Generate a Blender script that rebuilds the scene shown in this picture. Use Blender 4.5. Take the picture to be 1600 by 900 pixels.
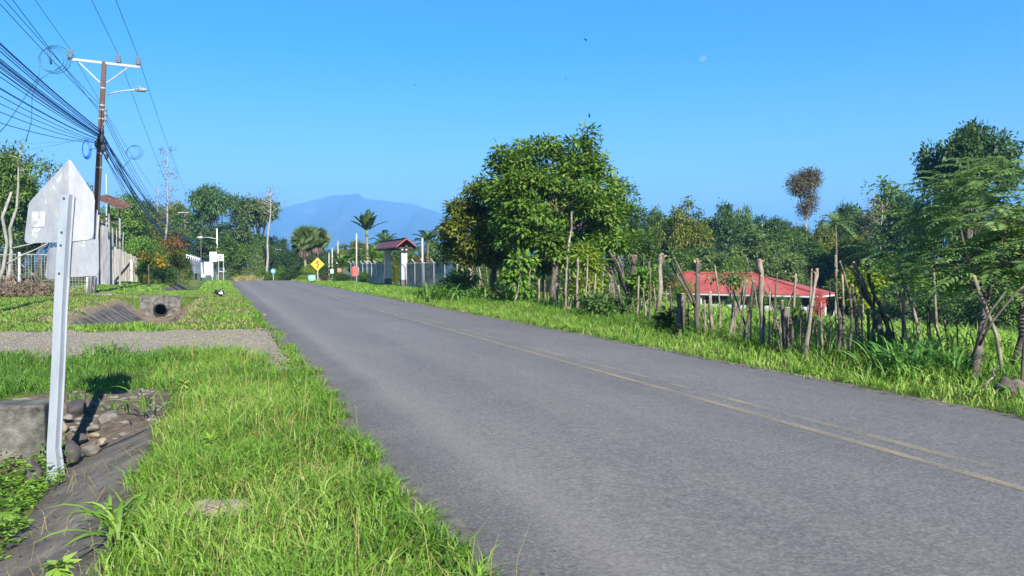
import bpy, bmesh, math, random
import numpy as np
from mathutils import Vector, Matrix
R_ = math.radians
for o in list(bpy.data.objects): bpy.data.objects.remove(o)
SC = bpy.context.scene
COL = SC.collection

# ---------------------------------------------------------------- camera
FPX = 1209.0                      # focal length in photograph pixels (1600 wide)
YAW = math.atan(461 / FPX)        # camera looks to the right of the road direction (+Y)
PITCH = math.atan(35 / FPX)       # and slightly down
CAM = np.array([0.0, 0.0, 1.6])
cam_d = bpy.data.cameras.new('camera'); cam = bpy.data.objects.new('camera', cam_d); COL.objects.link(cam)
cam_d.sensor_width = 36; cam_d.lens = 36 * FPX / 1600; cam_d.clip_start = 0.05; cam_d.clip_end = 20000
cam.location = CAM; cam.rotation_euler = (math.pi / 2 - PITCH, 0, -YAW)
SC.camera = cam
RV = np.array([math.cos(YAW), -math.sin(YAW), 0])
FV = np.array([math.sin(YAW) * math.cos(PITCH), math.cos(YAW) * math.cos(PITCH), -math.sin(PITCH)])
UV = np.cross(RV, FV)

# ---------------------------------------------------------------- sky, sun, exposure
SUN_EL = R_(33)
w = bpy.data.worlds.new('World'); SC.world = w; w.use_nodes = True
nt = w.node_tree; nt.nodes.clear()
sky = nt.nodes.new('ShaderNodeTexSky'); sky.sky_type = 'NISHITA'; sky.sun_disc = False
sky.sun_elevation = SUN_EL; sky.sun_rotation = math.pi
sky.altitude = 200; sky.air_density = 1.0; sky.dust_density = 0.25; sky.ozone_density = 1.6
hs = nt.nodes.new('ShaderNodeHueSaturation'); hs.inputs['Saturation'].default_value = 1.66
hs.inputs['Hue'].default_value = 0.500
bg = nt.nodes.new('ShaderNodeBackground'); bg.inputs['Strength'].default_value = 0.056
wo = nt.nodes.new('ShaderNodeOutputWorld')
nt.links.new(sky.outputs[0], hs.inputs['Color']); nt.links.new(hs.outputs[0], bg.inputs[0]); nt.links.new(bg.outputs[0], wo.inputs[0])
sl = bpy.data.lights.new('sun', 'SUN'); sl.energy = 5.0; sl.angle = R_(0.5); sl.color = (1.0, 0.95, 0.87)
so = bpy.data.objects.new('sun', sl); COL.objects.link(so); so.rotation_euler = (math.pi / 2 - SUN_EL, 0, 0); so.location = (0, -50, 60)
SC.view_settings.view_transform = 'Standard'; SC.view_settings.look = 'None'
SC.view_settings.exposure = 1.7; SC.view_settings.gamma = 1.0; SC.view_settings.use_curve_mapping = False
SC.render.engine = 'CYCLES'
SC.cycles.max_bounces = 6; SC.cycles.diffuse_bounces = 3; SC.cycles.glossy_bounces = 2; SC.cycles.transmission_bounces = 3
SC.cycles.transparent_max_bounces = 8; SC.cycles.volume_bounces = 0
SC.cycles.use_denoising = True

# ---------------------------------------------------------------- pixel helpers (photograph pixels, 1600 x 900)
def ray(px, py): return FV + RV * (px - 800) / FPX + UV * (450 - py) / FPX
def at(px, py, Z): return CAM + ray(px, py) * Z
def G(px, py, z=0.0):
    d = ray(px, py); return CAM + d * ((z - CAM[2]) / d[2])
def ground(px, Z):                # point on the terrain seen in column px at depth Z
    p = at(px, 415, Z); return np.array([p[0], p[1], float(H(p[0], p[1]))])
def depth(p): return float(np.dot(np.asarray(p) - CAM, FV))

# ---------------------------------------------------------------- terrain
RXL, RXR = 1.28, 7.85             # asphalt edges, lateral metres
BEND_Y, BEND_R, MID = 100.0, 60.0, 4.565
def lat(x, y):                    # lateral road coordinate, follows the bend to the left
    cx = MID - BEND_R
    r = np.sqrt((x - cx) ** 2 + np.maximum(y - BEND_Y, 0) ** 2)
    return np.where((y > BEND_Y) & (x > cx), cx + r, x)
def sstep(a, b, v):
    t = np.clip((v - a) / (b - a), 0, 1); return t * t * (3 - 2 * t)
def H(x, y):
    x = np.asarray(x, float); y = np.asarray(y, float)
    u = lat(x, y)
    und = 0.035 * np.sin(u * 1.3 + y * .41) * np.sin(y * .77 - u * .3) + 0.02 * np.sin(u * 3.1 + 1) * np.sin(y * 2.3)
    z = und * np.where((u > 0.9) & (u < 8.2), 0, 1)
    mA = 1 - np.clip((y - 9.05) / 1.9, 0, 1)
    mB = sstep(22.8, 26.6, y) * (y < 42.72)
    mC = sstep(52, 57, y) * (1 - sstep(92, 96, y))
    z = z - 0.5 * mA * np.clip((1.95 - np.abs(u + 2.3)) / 1.1, 0, 1)
    z = z - 0.95 * mB * np.clip((1.8 - np.abs(u + 2.6)) / 1.3, 0, 1)
    z = z - 0.7 * mC * np.clip((1.6 - np.abs(u + 2.4)) / 1.2, 0, 1)
    z = z + 0.15 * sstep(-5, -8, u) * sstep(20, 40, y)
    drop = np.clip(u - 12.6, 0, None) * 0.096
    z = z - np.minimum(drop, 2.85 + 0.2 * np.tanh(drop - 2.85)) * 1.0
    z = np.where((u > RXL - .1) & (u < RXR + .1), -0.035, z)
    return z + crest(u, y)
def crest(u, y):                  # the road tops a low rise some 85 m off and drops away behind it
    t = np.clip(np.asarray(y, float) - 84, 0, 60)
    return -np.where(t < 8, t * t * .0025, .16 + (t - 8) * .04) * sstep(-3.0, -.6, np.asarray(u, float))

# ---------------------------------------------------------------- materials
def new_mat(name):
    m = bpy.data.materials.new(name); m.use_nodes = True
    nt = m.node_tree; nt.nodes.clear()
    out = nt.nodes.new('ShaderNodeOutputMaterial'); b = nt.nodes.new('ShaderNodeBsdfPrincipled')
    nt.links.new(b.outputs[0], out.inputs[0]); return m, nt, b, out
def N(nt, t, **kw):
    n = nt.nodes.new(t)
    for k, v in kw.items():
        if k in n.inputs: n.inputs[k].default_value = v
        else: setattr(n, k, v)
    return n
def ramp(nt, src, stops):
    r = nt.nodes.new('ShaderNodeValToRGB'); e = r.color_ramp.elements
    while len(e) < len(stops): e.new(0.5)
    for i, (p, c) in enumerate(stops): e[i].position = p; e[i].color = (*c, 1)
    nt.links.new(src, r.inputs[0]); return r
def surf(name, stops, scale=6.0, rough=0.8, bump=0.3, bscale=30.0, metal=0.0, stretch=(1, 1, 1), spec=0.4, detail=8, bdist=0.02):
    m, nt, b, out = new_mat(name)
    tc = N(nt, 'ShaderNodeTexCoord'); mp = N(nt, 'ShaderNodeMapping'); mp.inputs['Scale'].default_value = stretch
    nt.links.new(tc.outputs['Object'], mp.inputs[0])
    nz = N(nt, 'ShaderNodeTexNoise', Scale=scale, Detail=detail, Roughness=0.65); nt.links.new(mp.outputs[0], nz.inputs[0])
    r = ramp(nt, nz.outputs[0], stops); nt.links.new(r.outputs[0], b.inputs['Base Color'])
    b.inputs['Roughness'].default_value = rough; b.inputs['Metallic'].default_value = metal; b.inputs['Specular IOR Level'].default_value = spec
    if bump:
        n2 = N(nt, 'ShaderNodeTexNoise', Scale=bscale, Detail=6, Roughness=0.6); nt.links.new(mp.outputs[0], n2.inputs[0])
        bp = N(nt, 'ShaderNodeBump', Strength=bump, Distance=bdist); nt.links.new(n2.outputs[0], bp.inputs['Height']); nt.links.new(bp.outputs[0], b.inputs['Normal'])
    return m
def leafmat(name, c0, c1, c2, rough=0.5, trans=0.3, spec=0.35, var=0.3):
    m, nt, b, out = new_mat(name)
    a = N(nt, 'ShaderNodeAttribute', attribute_name='tint')
    r = ramp(nt, a.outputs['Fac'], [(0.0, c0), (0.55, c1), (1.0, c2)])
    oi = N(nt, 'ShaderNodeObjectInfo')
    mr = N(nt, 'ShaderNodeMapRange'); mr.inputs['To Min'].default_value = 1 - var; mr.inputs['To Max'].default_value = 1 + var
    nt.links.new(oi.outputs['Random'], mr.inputs[0])
    hv = N(nt, 'ShaderNodeHueSaturation'); nt.links.new(r.outputs[0], hv.inputs['Color']); nt.links.new(mr.outputs[0], hv.inputs['Value'])
    nt.links.new(hv.outputs[0], b.inputs['Base Color']); b.inputs['Roughness'].default_value = rough; b.inputs['Specular IOR Level'].default_value = spec
    t = N(nt, 'ShaderNodeBsdfTranslucent'); nt.links.new(hv.outputs[0], t.inputs[0])
    mx = N(nt, 'ShaderNodeMixShader'); mx.inputs[0].default_value = trans
    nt.links.new(b.outputs[0], mx.inputs[1]); nt.links.new(t.outputs[0], mx.inputs[2]); nt.links.new(mx.outputs[0], out.inputs[0])
    return m
MAT = {}
def flat(name, c, rough=0.6, metal=0.0, v=0.12, scale=8, bump=0.1):
    if name not in MAT:
        MAT[name] = surf(name, [(0.3, tuple(x * (1 - v) for x in c)), (0.7, tuple(min(1, x * (1 + v)) for x in c))], scale, rough, bump, 40, metal)
    return MAT[name]

MAT['grass'] = leafmat('grass', (.065, .145, .013), (.148, .285, .028), (.29, .40, .085), 0.5, 0.35, 0.3, 0)
MAT['grass_dark'] = leafmat('grass_dark', (.05, .125, .014), (.10, .21, .024), (.20, .30, .06), 0.5, 0.35, 0.3, 0)
MAT['grass_dry'] = leafmat('grass_dry', (.14, .20, .035), (.27, .27, .075), (.36, .27, .12), 0.7, 0.3, 0.2, 0)
MAT['strap'] = leafmat('strap_leaf', (.05, .13, .025), (.09, .22, .035), (.17, .30, .06), 0.42, 0.3, 0.45, 0)
MAT['leaf_mid'] = leafmat('leaf_mid', (0.04, 0.092, 0.012), (0.088, 0.168, 0.02), (0.2, 0.265, 0.045), 0.5, 0.38, 0.22)
MAT['leaf_olive'] = leafmat('leaf_olive', (.06, .095, .012), (.13, .17, .018), (.27, .255, .034), 0.5, 0.38, 0.22)
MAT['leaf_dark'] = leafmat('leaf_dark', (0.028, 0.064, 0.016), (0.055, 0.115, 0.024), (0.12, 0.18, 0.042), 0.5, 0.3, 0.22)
MAT['leaf_pale'] = leafmat('leaf_pale', (0.06, 0.115, 0.025), (0.12, 0.185, 0.042), (0.22, 0.28, 0.09), 0.5, 0.36, 0.28)
MAT['leaf_lime'] = leafmat('leaf_lime', (.10, .18, .014), (.18, .27, .02), (.32, .36, .04), 0.5, 0.4, 0.3)
MAT['leaf_bright'] = leafmat('leaf_bright', (0.055, 0.13, 0.018), (0.11, 0.22, 0.026), (0.23, 0.32, 0.05), 0.45, 0.4, 0.25)
MAT['leaf_brown'] = leafmat('leaf_brown', (.075, .065, .022), (.13, .105, .035), (.20, .15, .055), 0.7, 0.25, 0.2)
MAT['leaf_feather'] = leafmat('leaf_feather', (.065, .125, .038), (.13, .215, .06), (.25, .33, .12), 0.45, 0.4, 0.28)
MAT['leaf_red'] = leafmat('leaf_red', (.25, .03, .03), (.42, .07, .06), (.55, .16, .12), 0.6, 0.3, 0.3)
MAT['leaf_purple'] = leafmat('leaf_purple', (.10, .02, .04), (.2, .03, .07), (.3, .06, .1), 0.6, 0.3, 0.3)
MAT['leaf_orange'] = leafmat('leaf_orange', (.13, .035, .014), (.16, .06, .016), (.07, .085, .02), 0.6, 0.3, 0.3)
MAT['leaf_yellow'] = leafmat('leaf_yellow', (.30, .19, .01), (.42, .28, .015), (.16, .2, .03), 0.6, 0.3, 0.3)
MAT['litter'] = leafmat('litter', (.11, .07, .035), (.2, .13, .07), (.3, .22, .14), 0.8, 0.1, 0.2)
MAT['dry_twig'] = leafmat('dry_twig', (.12, .085, .06), (.2, .145, .1), (.3, .23, .17), 0.8, 0.1, 0.2)
MAT['skirt'] = leafmat('palm_skirt', (.06, .045, .03), (.11, .085, .055), (.18, .14, .09), 0.8, 0.1, 0.2)
MAT['bark'] = surf('bark', [(.3, (.03, .024, .02)), (.5, (.08, .066, .052)), (.72, (.17, .15, .125))], 7, .9, .6, 18, 0, (1, 1, .35))
MAT['bark_pale'] = surf('bark_pale', [(.33, (.042, .033, .025)), (.45, (.145, .115, .085)), (.66, (.31, .27, .21))], 6, .9, .5, 22, 0, (1, 1, .4))
MAT['bark_dark'] = surf('bark_dark', [(.3, (.03, .024, .02)), (.52, (.085, .068, .055)), (.74, (.22, .19, .155))], 8, .9, .6, 20, 0, (1, 1, .35))
MAT['bark_white'] = surf('bark_white', [(.3, (.15, .14, .125)), (.7, (.30, .285, .265))], 6, .9, .3, 20, 0, (1, 1, .4))
MAT['cut_wood'] = surf('cut_wood', [(.3, (.33, .21, .10)), (.7, (.55, .40, .23))], 12, .85, .3, 40)
MAT['concrete'] = surf('concrete', [(.32, (.018, .017, .014)), (.45, (.07, .067, .058)), (.56, (.12, .115, .10)), (.75, (.20, .19, .17))], 4.5, .95, .8, 40)
MAT['concrete_dark'] = surf('concrete_dark', [(.28, (.022, .018, .014)), (.46, (.08, .069, .056)), (.62, (.13, .115, .094)), (.8, (.22, .195, .16))], 2.6, .9, .8, 30)
MAT['stone'] = surf('stone', [(.3, (.06, .05, .042)), (.55, (.145, .13, .11)), (.75, (.23, .21, .175))], 4, .85, .4, 30)
MAT['stone_dark'] = surf('stone_dark', [(.3, (.028, .024, .026)), (.6, (.07, .06, .06)), (.8, (.12, .105, .10))], 4, .85, .4, 30)
MAT['stone_tan'] = surf('stone_tan', [(.3, (.14, .11, .075)), (.7, (.27, .225, .165))], 4, .85, .4, 30)
MAT['cable'] = flat('cable_black', (.016, .075, .25), .55)
MAT['cable_blue'] = flat('cable_blue', (.02, .13, .52), .5)
MAT['wire'] = flat('wire_steel', (.03, .11, .22), .5)
MAT['pole_wood'] = surf('pole_wood', [(.3, (.045, .028, .022)), (.6, (.105, .065, .05)), (.8, (.19, .13, .10))], 6, .9, .4, 14, 0, (1, 1, .12))

# ---------------------------------------------------------------- builders
def tag(o, label=None, cat=None, group=None, kind=None):
    if label: o['label'] = label
    if cat: o['category'] = cat
    if group: o['group'] = group
    if kind: o['kind'] = kind
    return o
def empty(name, loc=(0, 0, 0), rz=0.0):
    o = bpy.data.objects.new(name, None); o.location = tuple(map(float, loc)); o.rotation_euler = (0, 0, rz); o.empty_display_size = .2
    COL.objects.link(o); return o
def link(name, me, mat=None, parent=None, loc=None):
    o = bpy.data.objects.new(name, me); COL.objects.link(o)
    if mat is not None:
        if me.materials: me.materials[0] = mat
        else: me.materials.append(mat)
    if parent is not None: o.parent = parent
    if loc is not None: o.location = tuple(map(float, loc))
    return o
def np_mesh(name, V, quads=None, tris=None, tint=None, smooth=False):
    me = bpy.data.meshes.new(name)
    nq = 0 if quads is None else len(quads); ntt = 0 if tris is None else len(tris)
    me.vertices.add(len(V)); me.vertices.foreach_set('co', np.ascontiguousarray(V, dtype=np.float32).ravel())
    idx = []
    if nq: idx.append(np.asarray(quads).ravel())
    if ntt: idx.append(np.asarray(tris).ravel())
    idx = np.concatenate(idx).astype(np.int32)
    me.loops.add(len(idx)); me.loops.foreach_set('vertex_index', idx)
    st = np.concatenate([np.arange(nq) * 4, nq * 4 + np.arange(ntt) * 3]).astype(np.int32)
    me.polygons.add(nq + ntt); me.polygons.foreach_set('loop_start', st)
    if tint is not None:
        a = me.attributes.new('tint', 'FLOAT', 'POINT'); a.data.foreach_set('value', np.ascontiguousarray(tint, dtype=np.float32))
    me.update(calc_edges=True)
    if smooth: me.polygons.foreach_set('use_smooth', np.ones(nq + ntt, dtype=bool))
    return me
class MB:
    def __init__(s): s.v = []; s.f = []
    def add(s, vs, fs):
        n = len(s.v); s.v += [tuple(map(float, v)) for v in vs]; s.f += [tuple(n + i for i in f) for f in fs]; return s
    def box(s, c, size, rz=0.0, ax=None):
        c = np.array(c, float); h = np.array(size, float) / 2
        if ax is None:
            X = np.array([math.cos(rz), math.sin(rz), 0]); Y = np.array([-math.sin(rz), math.cos(rz), 0]); Z = np.array([0, 0, 1.])
        else: X, Y, Z = ax
        vs = [c + X * h[0] * a + Y * h[1] * b + Z * h[2] * d for d in (-1, 1) for b in (-1, 1) for a in (-1, 1)]
        return s.add(vs, [(0, 2, 3, 1), (4, 5, 7, 6), (0, 1, 5, 4), (2, 6, 7, 3), (0, 4, 6, 2), (1, 3, 7, 5)])
    def tube(s, pts, rad, n=7, cap=True, rng=None, jit=0.0):
        pts = [np.array(p, float) for p in pts]
        if not hasattr(rad, '__len__'): rad = [rad] * len(pts)
        vs = []; fs = []
        t0 = pts[1] - pts[0]; up = np.array([0, 0, 1.]) if abs(t0[2]) < .9 * np.linalg.norm(t0) else np.array([1., 0, 0])
        for i, p in enumerate(pts):
            t = pts[min(i + 1, len(pts) - 1)] - pts[max(i - 1, 0)]; t = t / (np.linalg.norm(t) + 1e-9)
            a = np.cross(t, up); a /= np.linalg.norm(a) + 1e-9; b = np.cross(t, a)
            for k in range(n):
                g = 2 * math.pi * k / n; r = rad[i] * (1 + (rng.uniform(-jit, jit) if rng else 0))
                vs.append(p + (a * math.cos(g) + b * math.sin(g)) * r)
        for i in range(len(pts) - 1):
            for k in range(n): fs.append((i * n + k, i * n + (k + 1) % n, (i + 1) * n + (k + 1) % n, (i + 1) * n + k))
        if cap: fs.append(tuple(range(n - 1, -1, -1))); fs.append(tuple((len(pts) - 1) * n + k for k in range(n)))
        return s.add(vs, fs)
    def mesh(s, name, smooth=False, bevel=0.0):
        me = bpy.data.meshes.new(name); me.from_pydata(s.v, [], s.f)
        bm = bmesh.new(); bm.from_mesh(me); bmesh.ops.recalc_face_normals(bm, faces=bm.faces)
        if bevel: bmesh.ops.bevel(bm, geom=bm.edges[:], offset=bevel, segments=2, affect='EDGES', profile=.5)
        bm.to_mesh(me); bm.free()
        if smooth: me.polygons.foreach_set('use_smooth', np.ones(len(me.polygons), dtype=bool))
        me.update(); return me
    def build(s, name, mat, parent=None, smooth=False, bevel=0.0): return link(name, s.mesh(name, smooth, bevel), mat, parent)
def nrm(a): return a / (np.linalg.norm(a, axis=-1, keepdims=True) + 1e-9)

def leaf_arrays(pos, axis, normal, L, W, tint, fold=0.18):
    n = len(pos); axis = nrm(axis); side = nrm(np.cross(axis, normal)); nn = np.cross(side, axis)
    L = np.broadcast_to(np.asarray(L, float), (n,))[:, None]; W = np.broadcast_to(np.asarray(W, float), (n,))[:, None]
    mid = pos + axis * L * .42 + nn * W * fold; tip = pos + axis * L - nn * W * fold * .6
    V = np.stack([pos, mid - side * W / 2, tip, mid + side * W / 2], 1).reshape(-1, 3)
    Q = np.arange(n * 4).reshape(-1, 4)
    return V, Q, np.repeat(tint, 4)
def crown_arrays(lobes, ncl, nlf, L, W, cr, seed, droop=.35, shell=.5, flat=.6, upb=.25, outw=.6, rag=.14, sub=0, subr=.36):
    g = np.random.default_rng(seed); lobes = np.array(lobes, float)
    if sub:                       # break each lobe into smaller boughs round its surface
        out = []
        for l in lobes:
            for _ in range(sub):
                d = g.normal(size=3); d[2] += .35; d /= np.linalg.norm(d); q = subr * (.7 + .6 * g.random())
                out.append((*(l[:3] + d * l[3:6] * (.55 + .5 * g.random())), l[3] * q, l[4] * q, l[5] * q * .8))
        lobes = np.array(out)
    wt = lobes[:, 3] * lobes[:, 4] + lobes[:, 3] * lobes[:, 5]; wt /= wt.sum()
    k = g.choice(len(lobes), ncl, p=wt)
    d = g.normal(size=(ncl, 3)); d[:, 2] += upb; d = nrm(d)
    r = (shell + (1 - shell) * g.random(ncl) ** .6) * (1 + rag * g.normal(size=ncl))
    c = lobes[k, :3] + d * r[:, None] * lobes[k, 3:6]
    size = .65 + .7 * g.random(ncl)
    off = g.normal(size=(ncl, nlf, 3)) * cr * np.array([1, 1, flat]) * size[:, None, None]
    pos = (c[:, None] + off).reshape(-1, 3); n = len(pos)
    od = np.repeat(d, nlf, 0); offn = nrm(off.reshape(-1, 3))
    axis = offn * .8 + od * .5 + g.normal(size=(n, 3)) * .35; axis[:, 2] -= droop
    nor = od * outw + g.normal(size=(n, 3)) * .38; nor[:, 2] += .8
    s = .7 + .6 * g.random(n)
    tint = np.clip(.5 * np.repeat(g.random(ncl), nlf) + .5 * g.random(n), 0, 1)
    return leaf_arrays(pos, axis, nor, L * s, W * s, tint), c
def leaf_obj(name, arrs, mat, parent=None):
    V, Q, T = arrs; return link(name, np_mesh(name, V, Q, None, T), mat, parent)
def cat_arrs(lst):
    V = []; Q = []; T = []; n = 0
    for v, q, t in lst: V.append(v); Q.append(q + n); T.append(t); n += len(v)
    return np.concatenate(V), np.concatenate(Q), np.concatenate(T)
def curve3(a, b, c, n):
    t = np.linspace(0, 1, n)[:, None]; return (1 - t) ** 2 * np.array(a) + 2 * t * (1 - t) * np.array(b) + t * t * np.array(c)
def lobe(px, py, Z, rx, ry, k=0.9):
    p = at(px, py, Z); m = Z / FPX; return (*p, rx * m, rx * m * k, ry * m)
def tree_px(name, label, base, lobes, ncl, nlf, L, W, cr, mat, bark, tr=.14, seed=1, cat='tree', group=None, fork=None, twigs=30, **kw):
    """a tree with its own crown; lobes are world ellipsoids"""
    base = np.array(base, float); root = empty(name, base); tag(root, label, cat, group)
    (arr, cl) = crown_arrays(lobes, ncl, nlf, L, W, cr, seed, **kw)
    V, Q, T = arr; leaf_obj('crown', (V - base, Q, T), mat, root)
    rg = random.Random(seed); mb = MB(); L_ = np.array(lobes)[:, :3] - base
    fk = np.array([0, 0, max(.5, .45 * L_[:, 2].mean())]) if fork is None else np.array(fork, float)
    tp = [np.array([0, 0, -.2]), fk * .3 + np.array([rg.uniform(-.08, .08), 0, 0]), fk * .65 + np.array([rg.uniform(-.12, .12), rg.uniform(-.1, .1), 0]), fk]
    mb.tube(tp, [tr * 1.35, tr * 1.05, tr * .95, tr * .85], 9, rng=rg, jit=.07)
    for q in L_:
        m = (fk + q) / 2 + np.array([rg.uniform(-.2, .2), rg.uniform(-.2, .2), .25])
        mb.tube(curve3(fk, m, q, 6), [tr * .6, tr * .5, tr * .42, tr * .34, tr * .26, tr * .16], 6)
    for i in range(min(twigs, len(cl))):
        c = cl[rg.randrange(len(cl))] - base; j = int(np.argmin(((L_ - c) ** 2).sum(1))); s = fk * .35 + L_[j] * .65
        mb.tube(curve3(s, (s + c) / 2 + np.array([0, 0, .12]), c, 4), [tr * .2, tr * .16, tr * .12, tr * .06], 5)
    mb.build('trunk', bark, root, smooth=True)
    return root

# blades of grass: pts (n,2), height, width arrays
def grass_arrays(pts, h, wd, seed, lean=.55, zoff=0.0, dirx=None):
    g = np.random.default_rng(seed); n = len(pts); z = H(pts[:, 0], pts[:, 1]) + zoff
    a = g.random(n) * 2 * math.pi; d = np.stack([np.cos(a), np.sin(a), np.zeros(n)], 1)
    b = g.random(n) * 2 * math.pi; s = np.stack([np.cos(b), np.sin(b), np.zeros(n)], 1)
    l = (lean * (.25 + 1.0 * g.random(n)) * h)[:, None]
    p0 = np.stack([pts[:, 0], pts[:, 1], z - .01], 1); up = np.array([0, 0, 1.])
    hh = h[:, None]; w2 = (wd / 2)[:, None]
    p1 = p0 + d * l * .35 + up * hh * .62; p2 = p0 + d * l * 1.25 + up * hh * (1.0 - .25 * (l / hh))
    V = np.stack([p0 - s * w2 * .8, p0 + s * w2 * .8, p1 + s * w2, p1 - s * w2, p2], 1).reshape(-1, 3)
    o = np.arange(n)[:, None] * 5
    return V, o + np.array([0, 1, 2, 3]), o + np.array([3, 2, 4])
def grass_obj(name, label, pts, h, wd, tint, mat, seed, lean=.55, cat='grass'):
    V, Q, Tt = grass_arrays(pts, h, wd, seed, lean)
    o = link(name, np_mesh(name, V, Q, Tt, np.repeat(tint, 5)), mat); tag(o, label, cat, kind='stuff'); return o
def patch(x, y, s=1.0, ph=0.0):    # smooth 0..1 variation
    return np.clip(.5 + .27 * np.sin(x * 1.7 * s + ph + np.sin(y * .9 * s)) + .27 * np.sin(y * 1.3 * s - ph + 1.7 * np.sin(x * .8 * s + ph)), 0, 1)

# ================================================================ SETTING
GX = np.unique(np.concatenate([[-9000, -4200, -2000, -900, -400, -200, -120, -80, -60, -45, -35, -28, -22, -18, -15, -12.5, -10.5], np.arange(-9, 14, .22), np.arange(14, 62, 1.4), [70, 90, 120, 200, 400, 900, 2000, 4200, 9000]]))
GY = np.unique(np.concatenate([[-300, -100, -40, -15, -6, -2], np.arange(0, 60, .3), np.arange(60, 135, 1.0), [145, 165, 200, 300, 500, 900, 2000, 4200, 7900]]))
XX, YY = np.meshgrid(GX, GY); ZZ = H(XX, YY)
nx, ny = len(GX), len(GY); ii = np.arange(nx * ny).reshape(ny, nx)
GQ = np.stack([ii[:-1, :-1], ii[:-1, 1:], ii[1:, 1:], ii[1:, :-1]], -1).reshape(-1, 4)
m, nt, b, out = new_mat('ground_soil_grass')
tc = N(nt, 'ShaderNodeTexCoord'); n1 = N(nt, 'ShaderNodeTexNoise', Scale=.55, Detail=6, Roughness=.6); nt.links.new(tc.outputs['Object'], n1.inputs[0])
n2 = N(nt, 'ShaderNodeTexNoise', Scale=9, Detail=8, Roughness=.7); nt.links.new(tc.outputs['Object'], n2.inputs[0])
r1 = ramp(nt, n1.outputs[0], [(.32, (.045, .085, .015)), (.5, (.08, .125, .022)), (.64, (.15, .125, .06)), (.75, (.11, .085, .05))])
r2 = ramp(nt, n2.outputs[0], [(.3, (.45, .45, .45)), (.7, (1.25, 1.25, 1.2))])
mx = N(nt, 'ShaderNodeMixRGB', blend_type='MULTIPLY'); mx.inputs[0].default_value = 1
nt.links.new(r1.outputs[0], mx.inputs[1]); nt.links.new(r2.outputs[0], mx.inputs[2]); nt.links.new(mx.outputs[0], b.inputs['Base Color'])
b.inputs['Roughness'].default_value = .95; b.inputs['Specular IOR Level'].default_value = .15
bp = N(nt, 'ShaderNodeBump', Strength=.7, Distance=.05); nt.links.new(n2.outputs[0], bp.inputs['Height']); nt.links.new(bp.outputs[0], b.inputs['Normal'])
gr = link('ground', np_mesh('ground', np.stack([XX, YY, ZZ], -1).reshape(-1, 3), GQ, None, None, True), m)
tag(gr, 'grassy ground on both sides of the road', kind='structure')

# asphalt road: ragged edges, a real thickness, dusty edge bands
ry = np.concatenate([np.arange(-20, 30, .25), np.arange(30, 150, .8)])
gq = np.random.default_rng(5)
def ragged(y, amp, sd):
    g = np.random.default_rng(sd); ph = g.random(7) * 6; fr = np.array([.35, .8, 1.7, 3.1, 5.3, 7.9, 11]); am = np.array([1, .8, .6, .5, .4, .3, .2])
    return amp * (np.sin(y[:, None] * fr + ph) * am).sum(1) / 2
eL = RXL + ragged(ry, .07, 1) + .05 * sstep(24, 20, ry) * sstep(8, 11, ry); eR = RXR + ragged(ry, .05, 2)
cols = []
def road_pt(u, y):                # lateral coordinate -> world (follows the bend)
    cx = MID - BEND_R; a = np.maximum(y - BEND_Y, 0) / BEND_R
    x = np.where(y > BEND_Y, cx + (u - cx) * np.cos(a), u); yy = np.where(y > BEND_Y, BEND_Y + (u - cx) * np.sin(a), y)
    return x, yy
us = np.linspace(0, 1, 9); rows = []
for k, t in enumerate(us):
    u = eL + (eR - eL) * t; x, y = road_pt(u, ry); z = crest(np.full_like(ry, 4.), ry) * 1.0 + .03 * (1 - (2 * t - 1) ** 2) - .005
    rows.append(np.stack([x, y, z], 1))
x, y = road_pt(eL - .03, ry); first = np.stack([x, y, crest(np.full_like(ry, 4.), ry) - .06], 1)
x, y = road_pt(eR + .03, ry); last = np.stack([x, y, crest(np.full_like(ry, 4.), ry) - .06], 1)
A = np.stack([first] + rows + [last], 1); nr, nc = A.shape[:2]; ii = np.arange(nr * nc).reshape(nr, nc)
Q = np.stack([ii[:-1, :-1], ii[:-1, 1:], ii[1:, 1:], ii[1:, :-1]], -1).reshape(-1, 4)
m, nt, b, out = new_mat('asphalt')
tc = N(nt, 'ShaderNodeTexCoord'); sx = N(nt, 'ShaderNodeSeparateXYZ'); nt.links.new(tc.outputs['Object'], sx.inputs[0])
nf = N(nt, 'ShaderNodeTexNoise', Scale=34, Detail=8, Roughness=.85); nt.links.new(tc.outputs['Object'], nf.inputs[0])
vo = N(nt, 'ShaderNodeTexVoronoi', Scale=95); nt.links.new(tc.outputs['Object'], vo.inputs[0])
mp = N(nt, 'ShaderNodeMapping'); mp.inputs['Scale'].default_value = (1.1, .09, 1); nt.links.new(tc.outputs['Object'], mp.inputs[0])
nl = N(nt, 'ShaderNodeTexNoise', Scale=1.4, Detail=6, Roughness=.6); nt.links.new(mp.outputs[0], nl.inputs[0])
nb = N(nt, 'ShaderNodeTexNoise', Scale=.6, Detail=8, Roughness=.65); nt.links.new(tc.outputs['Object'], nb.inputs[0])
fine = ramp(nt, nf.outputs[0], [(.28, (.035, .035, .036)), (.5, (.119, .112, .107)), (.72, (.265, .25, .238))])
big = ramp(nt, nb.outputs[0], [(.3, (.90, .90, .91)), (.7, (1.09, 1.08, 1.06))])
strk = ramp(nt, nl.outputs[0], [(.3, (.90, .90, .91)), (.7, (1.10, 1.09, 1.08))])
m1 = N(nt, 'ShaderNodeMixRGB', blend_type='MULTIPLY'); m1.inputs[0].default_value = 1; nt.links.new(fine.outputs[0], m1.inputs[1]); nt.links.new(big.outputs[0], m1.inputs[2])
m2 = N(nt, 'ShaderNodeMixRGB', blend_type='MULTIPLY'); m2.inputs[0].default_value = 1; nt.links.new(m1.outputs[0], m2.inputs[1]); nt.links.new(strk.outputs[0], m2.inputs[2])
vr = ramp(nt, vo.outputs['Distance'], [(.05, (.62, .6, .58)), (.22, (0, 0, 0))])          # pale aggregate showing
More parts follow.
